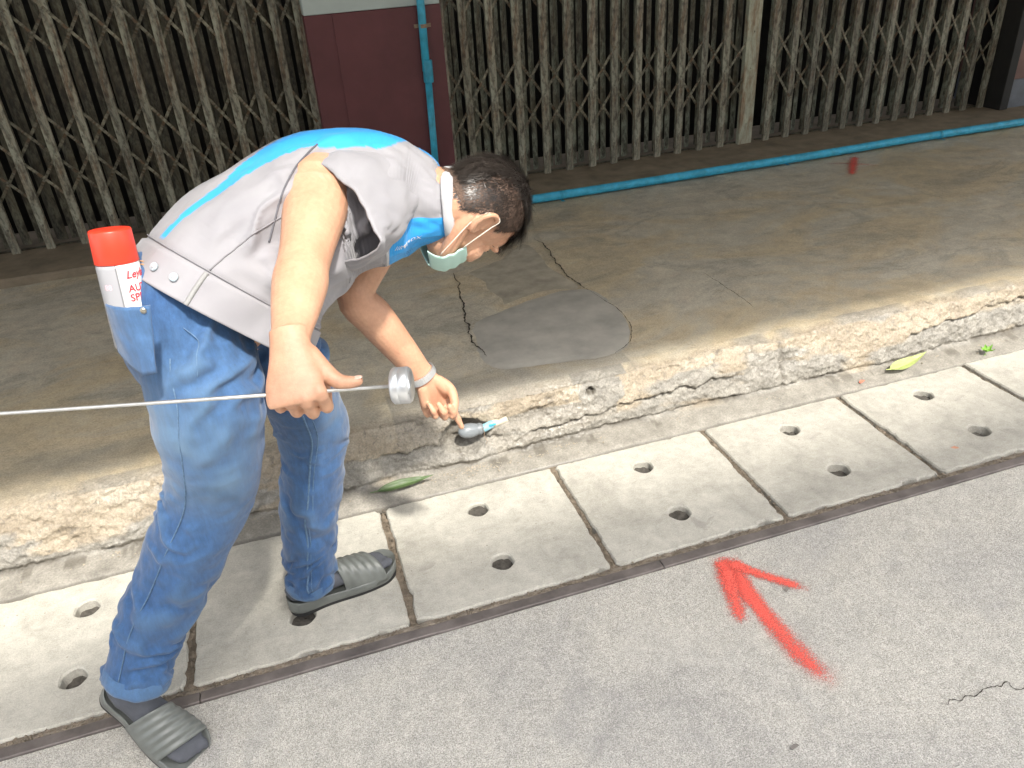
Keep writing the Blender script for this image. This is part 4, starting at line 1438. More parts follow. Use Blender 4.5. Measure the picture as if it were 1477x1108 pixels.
def build_vest():
    NU, NV = 220, 200
    V, F, bl, wh = [], [], [], []
    for j in range(NV + 1):
        v = j / NV
        for i in range(NU):
            th = 360.0 * i / NU
            if th > 180: th -= 360
            lift = 0.0
            if v < 0.085: lift = 0.004                      # waistband
            if 0.085 <= v < 0.095: lift = -0.0015
            p, n = vest_point(th, v, lift)
            V.append(p)
            # blue flash along the back, tapering to the waist
            s = (v - 0.095) / 0.58
            blue = 0.0
            if 0 < s:
                lo = 26 + 4 * s; hi = 31 + 22 * min(1, s) - 10 * sstep(0.7, 1.0, s)
                if s < 1.5 and lo - 20 * sstep(0.05, 0.6, s) - 66 * sstep(0.8, 1.15, s) < th < hi - 42 * sstep(0.85, 1.1, s): blue = 1.0
            # chest panel
            if 0.62 < v < 0.955 and 104 < abs(th) < 190: blue = 1.0
            bl.append(blue)
            wh.append(0.7 if 0.605 < v <= 0.62 and 104 < abs(th) < 190 else 0.0)
    for j in range(NV):
        for i in range(NU):
            a = j * NU + i; b = j * NU + (i + 1) % NU
            F.append((a, b, b + NU, a + NU))
    me = mesh('vest', V, F)
    set_point_attr(me, 'blue', bl); set_point_attr(me, 'white', wh)
    o = link('vest', me, M_VEST, person, True)
    sm = o.modifiers.new('s', 'SOLIDIFY'); sm.thickness = 0.004; sm.offset = -1
    # cap sleeves: cloth carried over the shoulder, open round the arm
    def sleeve(base, rim, s, bulge):
        N, M = 96, 26
        def loop(pts):
            P = spline(list(pts[-2:]) + list(pts) + list(pts[:3]), 24)
            P = P[2 * 24: (2 + len(pts)) * 24]
            n = len(P)
            return [Vector(P[int(i * n / N)]) for i in range(N)]
        A_, B_ = loop(base), loop(rim)
        ca = sum(A_, Vector()) / N; cb = sum(B_, Vector()) / N
        V, F, b_, w_ = [], [], [], []
        for k in range(M + 1):
            t = k / M
            for i in range(N):
                p = A_[i].lerp(B_[i], t)
                out = (p - ca.lerp(cb, t)); out = out - (cb - ca).normalized() * out.dot((cb - ca).normalized()); out.normalize()
                w = 2 * math.pi * i / N
                wob = 0.009 * fbm(math.cos(w) * 1.6, math.sin(w) * 1.6, t * 2.6 + s, 3) + 0.006 * max(0, fbm(math.cos(w) * 1.2 + t, math.sin(w) * 4.2, t * 1.2 + s + 5, 2)) * (1 - t) + 0.002 * math.sin(5 * w + 7 * t) * t
                V.append(p + out * (bulge * math.sin(math.pi * t) + wob))
                b_.append(0.0); w_.append(0.0)
        for k in range(M):
            for i in range(N):
                a = k * N + i; b = k * N + (i + 1) % N
                F.append((a, b, b + N, a + N))
        me = mesh('cap_sleeve', V, F)
        set_point_attr(me, 'blue', b_); set_point_attr(me, 'white', w_)
        q = link('cap_sleeve', me, M_VEST, o, True)
        sm = q.modifiers.new('s', 'SOLIDIFY'); sm.thickness = 0.004; sm.offset = 0
    sleeve([(0.0531, 1.4681, 1.1305), (0.1153, 1.4867, 1.1707), (0.1973, 1.4897, 1.1743), (0.2584, 1.4600, 1.1340), (0.2439, 1.4153, 1.0729), (0.1711, 1.3827, 1.0242), (0.0822, 1.3965, 0.9853), (0.0359, 1.4486, 1.0501)],
           [(0.0268, 1.4069, 1.0963), (0.0503, 1.3906, 1.1501), (0.0851, 1.3603, 1.1760), (0.1166, 1.3120, 1.1505), (0.1337, 1.2671, 1.1039), (0.1386, 1.2412, 1.0731), (0.0969, 1.3098, 1.0277), (0.0383, 1.3763, 1.0308)], 0.0, 0.013)
    def far_loop(c, r, n_ax):
        a, b = frame_axes(n_ax)
        return [tuple(c + a * (r * math.cos(2 * math.pi * k / 8)) + b * (r * math.sin(2 * math.pi * k / 8))) for k in range(8)]
    d0 = (EL_L - SH_L).normalized()
    sleeve(far_loop(SH_L + (SH_R - SH_L) * 0.25, 0.085, SH_L - SH_R), far_loop(SH_L + d0 * 0.07, 0.072, d0), 3.0, 0.0)
    # stand collar
    N, M = 64, 8
    V, F, b_, w_ = [], [], [], []
    for k in range(M + 1):
        t = k / M
        for i in range(N):
            th = -180 + 360 * i / N
            p, n = vest_point(th, 0.955 + 0.045 * t, 0.004 + 0.004 * math.sin(t * 3))
            c, A, B, a, b, tt = torso_eval(0.955 + 0.045 * t)
            V.append(p + tt * (0.012 * t)); b_.append(0); w_.append(0.45)
    for k in range(M):
        for i in range(N):
            a = k * N + i; b = k * N + (i + 1) % N
            F.append((a, b, b + N, a + N))
    me = mesh('collar', V, F); set_point_attr(me, 'blue', b_); set_point_attr(me, 'white', w_)
    q = link('collar', me, M_VEST, o, True)
    sm = q.modifiers.new('s', 'SOLIDIFY'); sm.thickness = 0.005; sm.offset = 0
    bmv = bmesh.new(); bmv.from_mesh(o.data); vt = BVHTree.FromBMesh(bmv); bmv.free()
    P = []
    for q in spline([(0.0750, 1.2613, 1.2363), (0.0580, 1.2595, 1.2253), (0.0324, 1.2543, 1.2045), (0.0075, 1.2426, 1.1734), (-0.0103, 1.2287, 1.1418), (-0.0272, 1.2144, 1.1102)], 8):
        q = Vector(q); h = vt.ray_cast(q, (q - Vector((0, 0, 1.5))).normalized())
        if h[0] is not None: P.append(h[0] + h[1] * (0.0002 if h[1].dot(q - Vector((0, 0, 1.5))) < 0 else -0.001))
    if len(P) > 4: tube('armhole_shade_piping', P, 0.0018, simple('shade_piping', (0.10, 0.10, 0.115), 0.8, 0.1, 40, 0), o, 8)  # dark tube for the piping and the shading painted between arm and torso
    # lettering on the blue chest panel
    cu = bpy.data.curves.new('lettering', 'FONT'); cu.body = '///METROX'; cu.size = 0.016; cu.shear = 0.3; cu.resolution_u = 2
    to = bpy.data.objects.new('lettering', cu); COL.objects.link(to)
    tm = bpy.data.meshes.new_from_object(to.evaluated_get(bpy.context.evaluated_depsgraph_get()))
    bpy.data.objects.remove(to); bpy.data.curves.remove(cu)
    for vv in tm.vertices:
        vv.co = vest_point(138 - vv.co.y / 0.0022, 0.66 + vv.co.x / 0.46, 0.0016)[0]
    tm.update()
    link('lettering', tm, simple('white_print', (0.7, 0.72, 0.75), 0.7, 0.03, 10, 0), o)
    # snap buttons, waist tab, seams, pocket welt
    def disc(name, th, v, r, mat):
        p, n = vest_point(th, v, 0.0055)
        tube(name, [p, p + n * 0.002, p + n * 0.0035, p + n * 0.0035], [r, r, r * 0.8, r * 0.45], mat, o, 18)
        tube(name + '_centre', [p + n * 0.003, p + n * 0.005], [r * 0.35, r * 0.25], M_STEEL, o, 10)
    disc('snap_button', 45, 0.045, 0.0075, M_PLBTN)
    disc('snap_button', 59, 0.045, 0.0075, M_PLBTN)
    def line(name, pts, r, mat=M_VEST, lift=0.001):
        P = [vest_point(t_, v_, lift)[0] for t_, v_ in spline(pts, 12)]
        ob = tube(name, P, r, mat, o, 6)
        return ob
    M_SEAM = simple('vest_seam_thread', (0.21, 0.205, 0.22), 0.8, 0.1, 80, 0)
    line('stitch_line', [(-40, 0.088), (20, 0.088), (60, 0.088), (100, 0.088), (140, 0.088), (180, 0.088)], 0.0011, M_SEAM)
    line('panel_seam', [(72, 0.09), (76, 0.2), (80, 0.32), (82, 0.42)], 0.0013, M_SEAM)
    line('waist_tab', [(72, 0.0), (72, 0.04), (72, 0.085)], 0.0045, simple('vest_tab', (0.27, 0.27, 0.27), 0.8, 0.1, 40), 0.004)
    line('pocket_welt', [(99, 0.20), (98, 0.25), (96, 0.30), (95, 0.33)], 0.0022, M_SEAM, 0.001)
    return o
vest = build_vest()

# ---------------- hair, eyes, mask
def build_head_parts():
    bm = bmesh.new(); bm.from_mesh(body_me)
    tree = BVHTree.FromBMesh(bm); bm.free()
    rnd = random.Random(21)
    def loc(p):
        q = p - HC
        return q.dot(HF) / HS, q.dot(HR_) / HS, q.dot(HU) / HS
    def cover(f, r, u):
        """1 where long hair grows, 0.4 on the cropped sides, 0 bare"""
        front = 0.066 - 0.10 * sstep(0.05, 0.02, f)     # hairline height falls behind the temple
        if f > 0.055: lim = 0.060 - 0.012 * sstep(0.0, 0.05, abs(r))
        elif f > 0.012: lim = 0.018 + 0.042 * sstep(0.012, 0.055, f)
        elif f > -0.045: lim = 0.026 if abs(r) > 0.05 else -0.02
        else: lim = -0.052 + 0.3 * max(0, -0.05 - f) * 0
        if f <= -0.045: lim = -0.030
        elif f <= 0.012: lim = -0.030 + (0.056) * sstep(-0.050, -0.022, f)
        if u < lim + 0.004 * fbm(f * 80, r * 80, u * 80, 2): return 0.0
        side = abs(r) / 0.077
        side += 0.10 * fbm(f * 50, r * 50, u * 50, 2)
        return 1.0 if u > 0.088 or (side < 0.50 and u > 0.012) or (side < 0.72 and u > 0.045 and f > 0.02) else 0.4
    # scalp cap
    V, F, crop = [], [], []
    NU, NV = 120, 80
    idx = {}
    for j in range(NV + 1):
        ph = math.pi * j / NV
        for i in range(NU):
            w = 2 * math.pi * i / NU
            d = HU * math.cos(ph) + (HF * math.cos(w) + HR_ * math.sin(w)) * math.sin(ph)
            h = tree.ray_cast(HP(-0.005, 0, 0.02) + d * 0.2, -d)
            if h[0] is None: continue
            p = h[0]; f, r, u = loc(p)
            if abs(r) > 0.079: continue
            cv = cover(f, r, u)
            if cv > 0:
                k = 0.0022 if cv < 0.5 else 0.0050 + 0.0008 * fbm(f * 40, r * 40, u * 40, 2)
                idx[(j, i)] = len(V)
                V.append(p + d * k); crop.append(1.0 if cv < 0.5 else 0.0)
    for j in range(NV):
        for i in range(NU):
            q = [(j, i), (j + 1, i), (j + 1, (i + 1) % NU), (j, (i + 1) % NU)]
            if all(a in idx for a in q): F.append(tuple(idx[a] for a in q))
    hme = mesh('hair', V, F); set_point_attr(hme, 'crop', crop)
    hair = link('hair', hme, M_STUB, person, True)
    # strands
    SV, SF = [], []
    cnt = 0; tries = 0
    while cnt < 17000 and tries < 90000:
        tries += 1
        z = rnd.uniform(-1, 1); w = rnd.uniform(0, 2 * math.pi)
        d = HU * z + (HF * math.cos(w) + HR_ * math.sin(w)) * math.sqrt(1 - z * z)
        h = tree.ray_cast(HP(-0.005, 0, 0.02) + d * 0.2, -d)
        if h[0] is None: continue
        p = h[0]; f, r, u = loc(p)
        if abs(r) > 0.079: continue
        cv = cover(f, r, u)
        if cv <= 0: continue
        nrm = d
        if cv > 0.5:
            cl = fbm(f * 45, r * 45, u * 45, 2)
            L = rnd.uniform(0.022, 0.042) * (1.5 if f > 0.03 else 1)
            flow = HF * 1.0 - HU * 0.15 + HR_ * (0.14 * rnd.gauss(0, 1) + r * 5 + 0.9 * cl)
            if f < -0.02 + 0.025 * rnd.gauss(0, 1): flow = -HU * 0.9 - HF * 0.25 + HR_ * (0.14 * rnd.gauss(0, 1) + 0.7 * cl)
            lift = 0.14 + 0.30 * max(0, cl) + (0.22 * rnd.random() if f > 0.02 else 0)
            wd = 0.00055
        else:
            L = rnd.uniform(0.006, 0.013)
            flow = -HU * 0.8 + HF * 0.2 * rnd.gauss(0, 1) - HF * 0.25
            lift = 0.30
            wd = 0.0005
        flow = (flow - nrm * flow.dot(nrm)).normalized()
        sidev = flow.cross(nrm).normalized()
        k = len(SV)
        n = 4
        q = p + nrm * (0.0035 if cv > 0.5 else 0.001)
        dirv = (flow + nrm * (lift + 0.24 * rnd.random())).normalized()
        for s in range(n + 1):
            ww = wd * (1 - s / n * 0.85)
            SV += [q - sidev * ww, q + sidev * ww]
            q = q + dirv * (L / n)
            dirv = (dirv - nrm * (0.13 if cv > 0.5 else 0.05) + Vector((0, 0, -0.04)) + sidev * 0.06 * rnd.gauss(0, 1)).normalized()
        for s in range(n):
            SF.append((k + 2 * s, k + 2 * s + 1, k + 2 * s + 3, k + 2 * s + 2))
        cnt += 1
    st = link('hair_strands', mesh('hair_strands', SV, SF), M_HAIR, hair, True)
    tag(st, kind='stuff')
    # eyes and brows
    for s in (1, -1):
        Vv, Ff = ellipsoid(HP(0.081, s * 0.033, 0.0), HF, HR_, HU, 0.007, 0.012, 0.004, 14, 8)
        link('eye', mesh('eye', Vv, Ff), M_EYE, person, True)
        bv, bf = [], []
        for _ in range(160):
            a = rnd.random()
            p0 = HP(0.12, s * (0.012 + 0.040 * a), 0.017 + 0.006 * math.sin(a * 2.6) + 0.003 * rnd.gauss(0, 1))
            h = tree.ray_cast(p0, -HF)
            if h[0] is None: continue
            q = h[0]; dv = (HR_ * s + HU * 0.15 + HF * 0.15).normalized() * 0.008
            sv = HU * 0.0004
            k = len(bv); bv += [q - sv, q + sv, q + dv]; bf.append((k, k + 1, k + 2))
        link('eyebrow', mesh('eyebrow', bv, bf), M_HAIR, person)
    # mask pulled down below the nose to the chin: pleated cloth wrapped round the jaw
    V, F = [], []
    NU, NV = 40, 22
    for j in range(NV + 1):
        t = j / NV
        for i in range(NU + 1):
            s = i / NU * 2 - 1
            u = -0.046 - 0.076 * t
            f = 0.101 - 0.076 * abs(s) ** 2.2 - 0.004 * t + 0.010 * math.sin(t * math.pi)
            if t > 0.8: f -= 0.016 * (t - 0.8) / 0.2
            r = 0.070 * s * (1 - 0.10 * t)
            pl = 0.0016 * math.sin(t * math.pi * 7)
            V.append(HP(f + pl, r * (1 + 0.02 * t), u))
    for j in range(NV):
        for i in range(NU):
            a = j * (NU + 1) + i
            F.append((a, a + 1, a + NU + 2, a + NU + 1))
    mk_ = link('face_mask', mesh('face_mask', V, F), M_MASK, person, True)
    sm = mk_.modifiers.new('s', 'SOLIDIFY'); sm.thickness = 0.0018; sm.offset = 1
    for s in (1, -1):
        P = spline([tuple(HP(0.027, s * 0.0715, -0.052)), tuple(HP(0.012, s * 0.079, -0.022)), tuple(HP(0.0, s * 0.082, 0.012)), tuple(HP(-0.006, s * 0.083, 0.030)), tuple(HP(-0.024, s * 0.080, 0.026)), tuple(HP(-0.034, s * 0.076, 0.0)),
                    tuple(HP(-0.022, s * 0.074, -0.030)), tuple(HP(0.0, s * 0.075, -0.070)), tuple(HP(0.022, s * 0.070, -0.100))], 6)
        tube('ear_loop', P, 0.0011, M_WHITE, mk_, 7)
build_head_parts()

# ---------------- wrist watch
def build_watch():
    c = WR_L + (EL_L - WR_L).normalized() * 0.012
    t = (EL_L - WR_L).normalized().lerp(-Xl, 0.5).normalized()
    a = (Yl - t * Yl.dot(t)).normalized(); b = t.cross(a)
    N = 40
    w = None
    for k in range(N):
        g = 2 * math.pi * k / N
        def P(gg, s, rr): return c + t * s + a * (math.cos(gg) * (0.0305 + rr)) + b * (math.sin(gg) * (0.0235 + rr))
        g0, g1 = g - math.pi / N * 0.9, g + math.pi / N * 0.9
        V = [P(x, s, rr) for rr in (0.0, 0.0035) for x in (g0, g1) for s in (-0.008, 0.008)]
        F = [(0, 1, 3, 2), (4, 6, 7, 5), (0, 4, 5, 1), (2, 3, 7, 6), (0, 2, 6, 4), (1, 5, 7, 3)]
        if k == 0:
            w = link('wrist_watch', mesh('wrist_watch', V, F), M_STEEL, person)
        else:
            link('watch_link', mesh('watch_link', V, F), M_STEEL, w)
    cc = c + Zl * 0.026
    zz = Zl
    tube('watch_case', [cc - zz * 0.002, cc + zz * 0.004, cc + zz * 0.007], [0.017, 0.018, 0.015], M_STEEL, w, 24)
build_watch()

# ---------------- sandals and socks
def build_sandal(heel, toe, nrm, toe_bend, seed):
    heel, toe, nrm = Vector(heel), Vector(toe), Vector(nrm)
    X = (toe - heel); L = X.length; X.normalize()
    Z = (nrm - X * nrm.dot(X)).normalized()
    Y = Z.cross(X)
    g = None
    def bend(x, y, z):
        """the sole flexes up behind the ball when the heel lifts"""
        return heel + X * x + Y * y + Z * z
    # outline of the sole
    def halfw(s):
        w = 0.0375 + 0.0185 * sstep(0.25, 0.72, s)
        if s < 0.12: w *= math.sqrt(max(0, 1 - ((0.12 - s) / 0.12) ** 2))
        if s > 0.80: w *= math.sqrt(max(0, 1 - ((s - 0.80) / 0.2) ** 2))
        return max(w, 0.0008)
    rows = []
    N = 44
    V, F = [], []
    prof = [(0.90, 0.0), (0.985, 0.004), (1.0, 0.010), (1.0, 0.022), (0.985, 0.027), (0.93, 0.0285), (0.86, 0.023)]
    M = len(prof)
    for i in range(N + 1):
        s = 0.5 - 0.5 * math.cos(math.pi * i / N)
        hw = halfw(s)
        z_up = 0.012 * sstep(0.8, 1.0, s) + 0.006 * sstep(0.2, 0.0, s)
        line = [(-k * hw, z) for k, z in prof[::-1]] + [(k * hw, z) for k, z in prof]
        for (y, z) in line:
            hgt = 1.0 + 0.35 * sstep(0.5, 0.0, s)
            V.append(bend(s * L, y, z * hgt + z_up * (1 if z > 0.005 else 0.8)))
        if i:
            k0 = (i - 1) * 2 * M; k1 = i * 2 * M
            for q in range(2 * M):
                F.append((k0 + q, k0 + (q + 1) % (2 * M), k1 + (q + 1) % (2 * M), k1 + q))
    sole = link('sandal', mesh('sandal', V, F), M_SANDAL, person, True)
    # dark outsole
    V, F = [], []
    for i in range(N + 1):
        s = 0.5 - 0.5 * math.cos(math.pi * i / N)
        hw = halfw(s) * 0.97
        for y in (-hw, hw):
            for z in (-0.006, 0.006):
                V.append(bend(s * L * 0.985 + 0.002, y, z))
        if i:
            k0 = (i - 1) * 4; k1 = i * 4
            F += [(k0, k1, k1 + 1, k0 + 1), (k0 + 2, k0 + 3, k1 + 3, k1 + 2), (k0, k0 + 2, k1 + 2, k1), (k0 + 1, k1 + 1, k1 + 3, k0 + 3)]
    link('outsole', mesh('outsole', V, F), M_SOLE, sole)
    # socked foot
    rings = []
    for s, w, h, zc in ((0.03, 0.020, 0.020, 0.048), (0.10, 0.031, 0.034, 0.058), (0.22, 0.033, 0.042, 0.064), (0.40, 0.035, 0.030, 0.055), (0.58, 0.040, 0.022, 0.047), (0.74, 0.042, 0.016, 0.042), (0.84, 0.038, 0.0125, 0.039), (0.90, 0.028, 0.010, 0.038)):
        rings.append((heel + X * (s * L) + Z * zc, w, h, tuple(Y)))
    foot = ring_tube(rings, 24, 4)
    return sole, foot, X, Y, Z, L, heel, halfw
def finish_foot(args, ankle, tag_):
    sole, foot, X, Y, Z, L, heel, halfw = args
    shank = limb([heel + X * (0.17 * L) + Z * 0.065, ankle.lerp(heel + X * (0.17 * L) + Z * 0.1, 0.4), ankle], [0.036, 0.037, 0.040])
    toes = []
    for k, (y, s, r) in enumerate(((0.022, 0.895, 0.0125), (0.006, 0.89, 0.010), (-0.008, 0.875, 0.009), (-0.020, 0.855, 0.0085), (-0.030, 0.83, 0.008))):
        toes.append(ellipsoid(heel + X * (s * L) + Y * (y * tag_) + Z * 0.039, X, Y, Z, r * 1.5, r, r, 12, 8))
    me = voxel_union([foot, shank] + toes, 0.003, 4)
    displace(me, lambda co, n: 0.0012 * fbm(co.x * 30, co.y * 30, co.z * 30, 3))
    link('sock', me, M_SOCK, person, True)
    # broad ribbed strap over the instep
    V, F = [], []
    NS, NA = 64, 30
    for i in range(NS + 1):
        q = i / NS
        s = 0.42 + 0.37 * q
        hw = halfw(s) * 0.97
        top = 0.101 - 0.080 * (s - 0.40)
        rib = 0.0016 * math.sin(q * math.pi * 2 * 5.5)
        for k in range(NA + 1):
            a = math.pi * k / NA
            skew = 0.018 * math.cos(a) * tag_
            rr = rib * math.sin(a)
            y = math.cos(a) * (hw + 0.002)
            z = 0.012 + (top - 0.012) * math.sin(a) ** 0.75
            V.append(heel + X * (s * L + skew) + Y * (y + rr * math.cos(a)) + Z * (z + rr))
        if i:
            a0 = (i - 1) * (NA + 1); a1 = i * (NA + 1)
            F += [(a0 + k, a0 + k + 1, a1 + k + 1, a1 + k) for k in range(NA)]
    st = link('strap', mesh('strap', V, F), M_SANDAL, sole, True)
    sm = st.modifiers.new('s', 'SOLIDIFY'); sm.thickness = 0.004; sm.offset = -1
sL = build_sandal((-0.192, 1.598, 0.006), (0.100, 1.668, 0.006), (0, 0, 1), 0, 1)
finish_foot(sL, AN_L, -1)
HEEL_R = vec((-0.5730, 1.3770, 0.1454)); TOE_R = vec((-0.4221, 1.2597, -0.0383))
sR = build_sandal(HEEL_R, TOE_R, cam_dir(0.52, -0.52, -0.68), 1, 2)
finish_foot(sR, AN_R, 1)
print('foot', HEEL_R, TOE_R, 'arm', (SH_R-EL_R).length, (EL_R-WR_R).length, (SH_L-EL_L).length, (EL_L-WR_L).length, 'leg', (HIP_R-KN_R).length, (KN_R-AN_R).length, (HIP_L-KN_L).length, (KN_L-AN_L).length)

# ------------------------------------------------------------------ listening rod in his right hand
def build_rod():
    a = vec((-0.6048, 1.1675, 0.9597)); b = vec((0.0987, 0.9663, 0.9569))
    g = empty('listening_rod', a)
    tag(g, 'thin steel listening rod with a round metal ear cup held in his right hand', 'rod')
    tube('rod', [a, a.lerp(b, 0.3) + Vector((0, 0, -0.0012)), a.lerp(b, 0.6) + Vector((0, 0, -0.001)), b], 0.0028, simple('worn_steel_rod', (0.62, 0.62, 0.60), 0.4, 0.2, 45, 0.1, 200, 0.85), g, 10)
    d = (b - a).normalized()
    d = (d - FWD * 0.10).normalized()
    pr = [(0.0, 0.006), (0.0005, 0.0235), (0.003, 0.0262), (0.0112, 0.0262), (0.0118, 0.0257), (0.0126, 0.0257), (0.0132, 0.0262), (0.0235, 0.0262), (0.0265, 0.0240), (0.0266, 0.0200), (0.0245, 0.016), (0.0245, 0.001)]
    tube('ear_cup', [b + d * s for s, r in pr], [r for s, r in pr], M_STEEL, g, 48)
build_rod()

# ------------------------------------------------------------------ spray can in the back pocket
def build_can():
    top = vec((-0.2639, 1.3377, 1.1337)); bot = vec((-0.2721, 1.3156, 0.9934))
    axis = (bot - top).normalized()
    g = empty('spray_can', bot)
    tag(g, 'white and silver spray paint can with a red cap in his back pocket', 'spray can')
    r = 0.0330
    L = 0.19
    M_RED = simple('red_plastic_cap', (0.80, 0.045, 0.02), 0.35, 0.05, 10, 0.03, 80)
    P = [(0.0, 0.001), (0.0002, r * 0.86), (0.0008, r * 0.93), (0.003, r * 0.965), (0.030, r * 0.99), (0.0525, r * 1.01), (0.0532, r * 1.0), (0.0536, r * 0.9)]
    tube('cap', [top + axis * s for s, q in P], [q for s, q in P], M_RED, g, 48)
    m, t, p = newmat('can_print')
    # printed label: white with a silver panel and thin dark edge
    f, _ = n_attr(t, 'ang')
    c = n_ramp(t, f, [(0.0, (0.78, 0.78, 0.76)), (0.27, (0.78, 0.78, 0.76)), (0.275, (0.30, 0.30, 0.32)), (0.545, (0.34, 0.34, 0.36)), (0.550, (0.10, 0.10, 0.11)), (0.562, (0.50, 0.50, 0.50)), (0.572, (0.80, 0.80, 0.78))])
    t.links.new(c, p.inputs['Base Color']); p.inputs['Roughness'].default_value = 0.3
    a0 = (RGT - axis * RGT.dot(axis)).normalized()
    b0 = -(FWD - axis * FWD.dot(axis)).normalized()       # towards the street
    N = 64
    V, F, A = [], [], []
    prof = [(0.054, r * 0.90), (0.0545, r * 0.985), (0.060, r), (0.12, r), (L, r), (L + 0.004, r * 0.93)]
    for s, q in prof:
        for k in range(N + 1):
            w = -math.pi + 2 * math.pi * k / N          # 0 faces the street, + to the right
            V.append(top + axis * s + b0 * (math.cos(w) * q) + a0 * (math.sin(w) * q))
            A.append(k / N)
    for j in range(len(prof) - 1):
        for k in range(N):
            F.append((j * (N + 1) + k, j * (N + 1) + k + 1, (j + 1) * (N + 1) + k + 1, (j + 1) * (N + 1) + k))
    me = mesh('canister', V, F); set_point_attr(me, 'ang', A)
    can = link('canister', me, m, g, True)
    M_PRINT = simple('red_print', (0.75, 0.03, 0.05), 0.4, 0.05, 10, 0)
    M_PINK = simple('pink_print', (0.75, 0.45, 0.50), 0.4, 0.05, 10, 0)
    def text(s_, size, s0, w0, mat, shear=0.0, vertical=False):
        cu = bpy.data.curves.new('lettering', 'FONT')
        cu.body = s_; cu.size = size; cu.shear = shear; cu.offset = 0.0004; cu.resolution_u = 3
        o = bpy.data.objects.new('lettering', cu); COL.objects.link(o)
        dg = bpy.context.evaluated_depsgraph_get()
        me = bpy.data.meshes.new_from_object(o.evaluated_get(dg))
        bpy.data.objects.remove(o); bpy.data.curves.remove(cu)
        bm = bmesh.new(); bm.from_mesh(me)
        bmesh.ops.triangulate(bm, faces=bm.faces)
        bmesh.ops.subdivide_edges(bm, edges=[e for e in bm.edges if e.calc_length() > 0.003], cuts=2)
        bm.to_mesh(me); bm.free()
        for v in me.vertices:
            x, y = v.co.x, v.co.y
            if vertical: x, y = -y, x
            w = w0 + x / r
            v.co = top + axis * (s0 - y) + (b0 * math.cos(w) + a0 * math.sin(w)) * (r + 0.0006)
        me.update()
        link('lettering', me, mat, can)
    text('Leyland', 0.0175, 0.0765, R(40), M_PRINT, 0.25)
    text('AUTO', 0.0165, 0.0985, R(39), M_PRINT)
    text('SPRAY', 0.0165, 0.1135, R(39), M_PRINT)
    text('88', 0.012, 0.092, R(-22), M_PINK)
build_can()

# ------------------------------------------------------------------ pipe end in the kerb
def build_pipe_end():
    g = empty('pipe_end', (0.4444, 2.0600, 0.1227))
    tag(g, 'grey plastic pipe end with a short blue stub set in the broken kerb', 'pipe')
    y = 2.062
    c0 = vec((0.3938, 2.0600, 0.1254)); c1 = vec((0.4717, 2.0680, 0.1160)); c2 = vec((0.5095, 2.0760, 0.1175))
    d = (c1 - c0).normalized()
    L = (c1 - c0).length
    P, Q = [], []
    for s, q in ((0.0, 0.001), (0.03, 0.009), (0.10, 0.0165), (0.22, 0.0225), (0.40, 0.0255), (0.58, 0.0250), (0.74, 0.0215), (0.84, 0.0185), (0.86, 0.0205), (0.95, 0.0205), (0.97, 0.0185), (1.02, 0.0175)):
        P.append(c0 + d * (L * s * 1.02)); Q.append(q * 0.95)
    tube('grey_cap', P, Q, M_GREY, g, 28)
    M_LB = simple('light_blue_pvc', (0.25, 0.50, 0.60), 0.5, 0.2, 60)
    tube('blue_stub', [c1 - d * 0.005, c1 + d * 0.012, c2, c2 + d * 0.004], [0.0135, 0.0135, 0.013, 0.0125], M_LB, g, 18)
    tube('blue_stub', [c2 - d * 0.012 + Vector((0, -0.013, 0.004)), c2 + d * 0.012 + Vector((0, -0.012, 0.006))], [0.004, 0.003], M_BLUEPIPE, g, 8)
    s = spline([tuple(c2 - d * 0.002), (0.5473, 2.0920, 0.1116), (0.5881, 2.1080, 0.1053), (0.6275, 2.1250, 0.0989)], 8)
    tube('buried_pipe', s, [0.0125 + 0.0018 * fbm(p[0] * 60, 0, 0, 2) for p in s], M_CREAM, g, 14)
    # twist of tying wire
    w = spline([tuple(c1 + Vector((0, -0.018, 0.012))), tuple(c1 + Vector((0.004, -0.023, 0.0))), tuple(c1 + Vector((0.003, -0.022, -0.018))), tuple(c1 + Vector((0.010, -0.026, -0.034))), tuple(c1 + Vector((0.004, -0.024, -0.048)))], 6)
    tube('tie_wire', w, 0.0009, M_CLAMP, g, 5)
build_pipe_end()

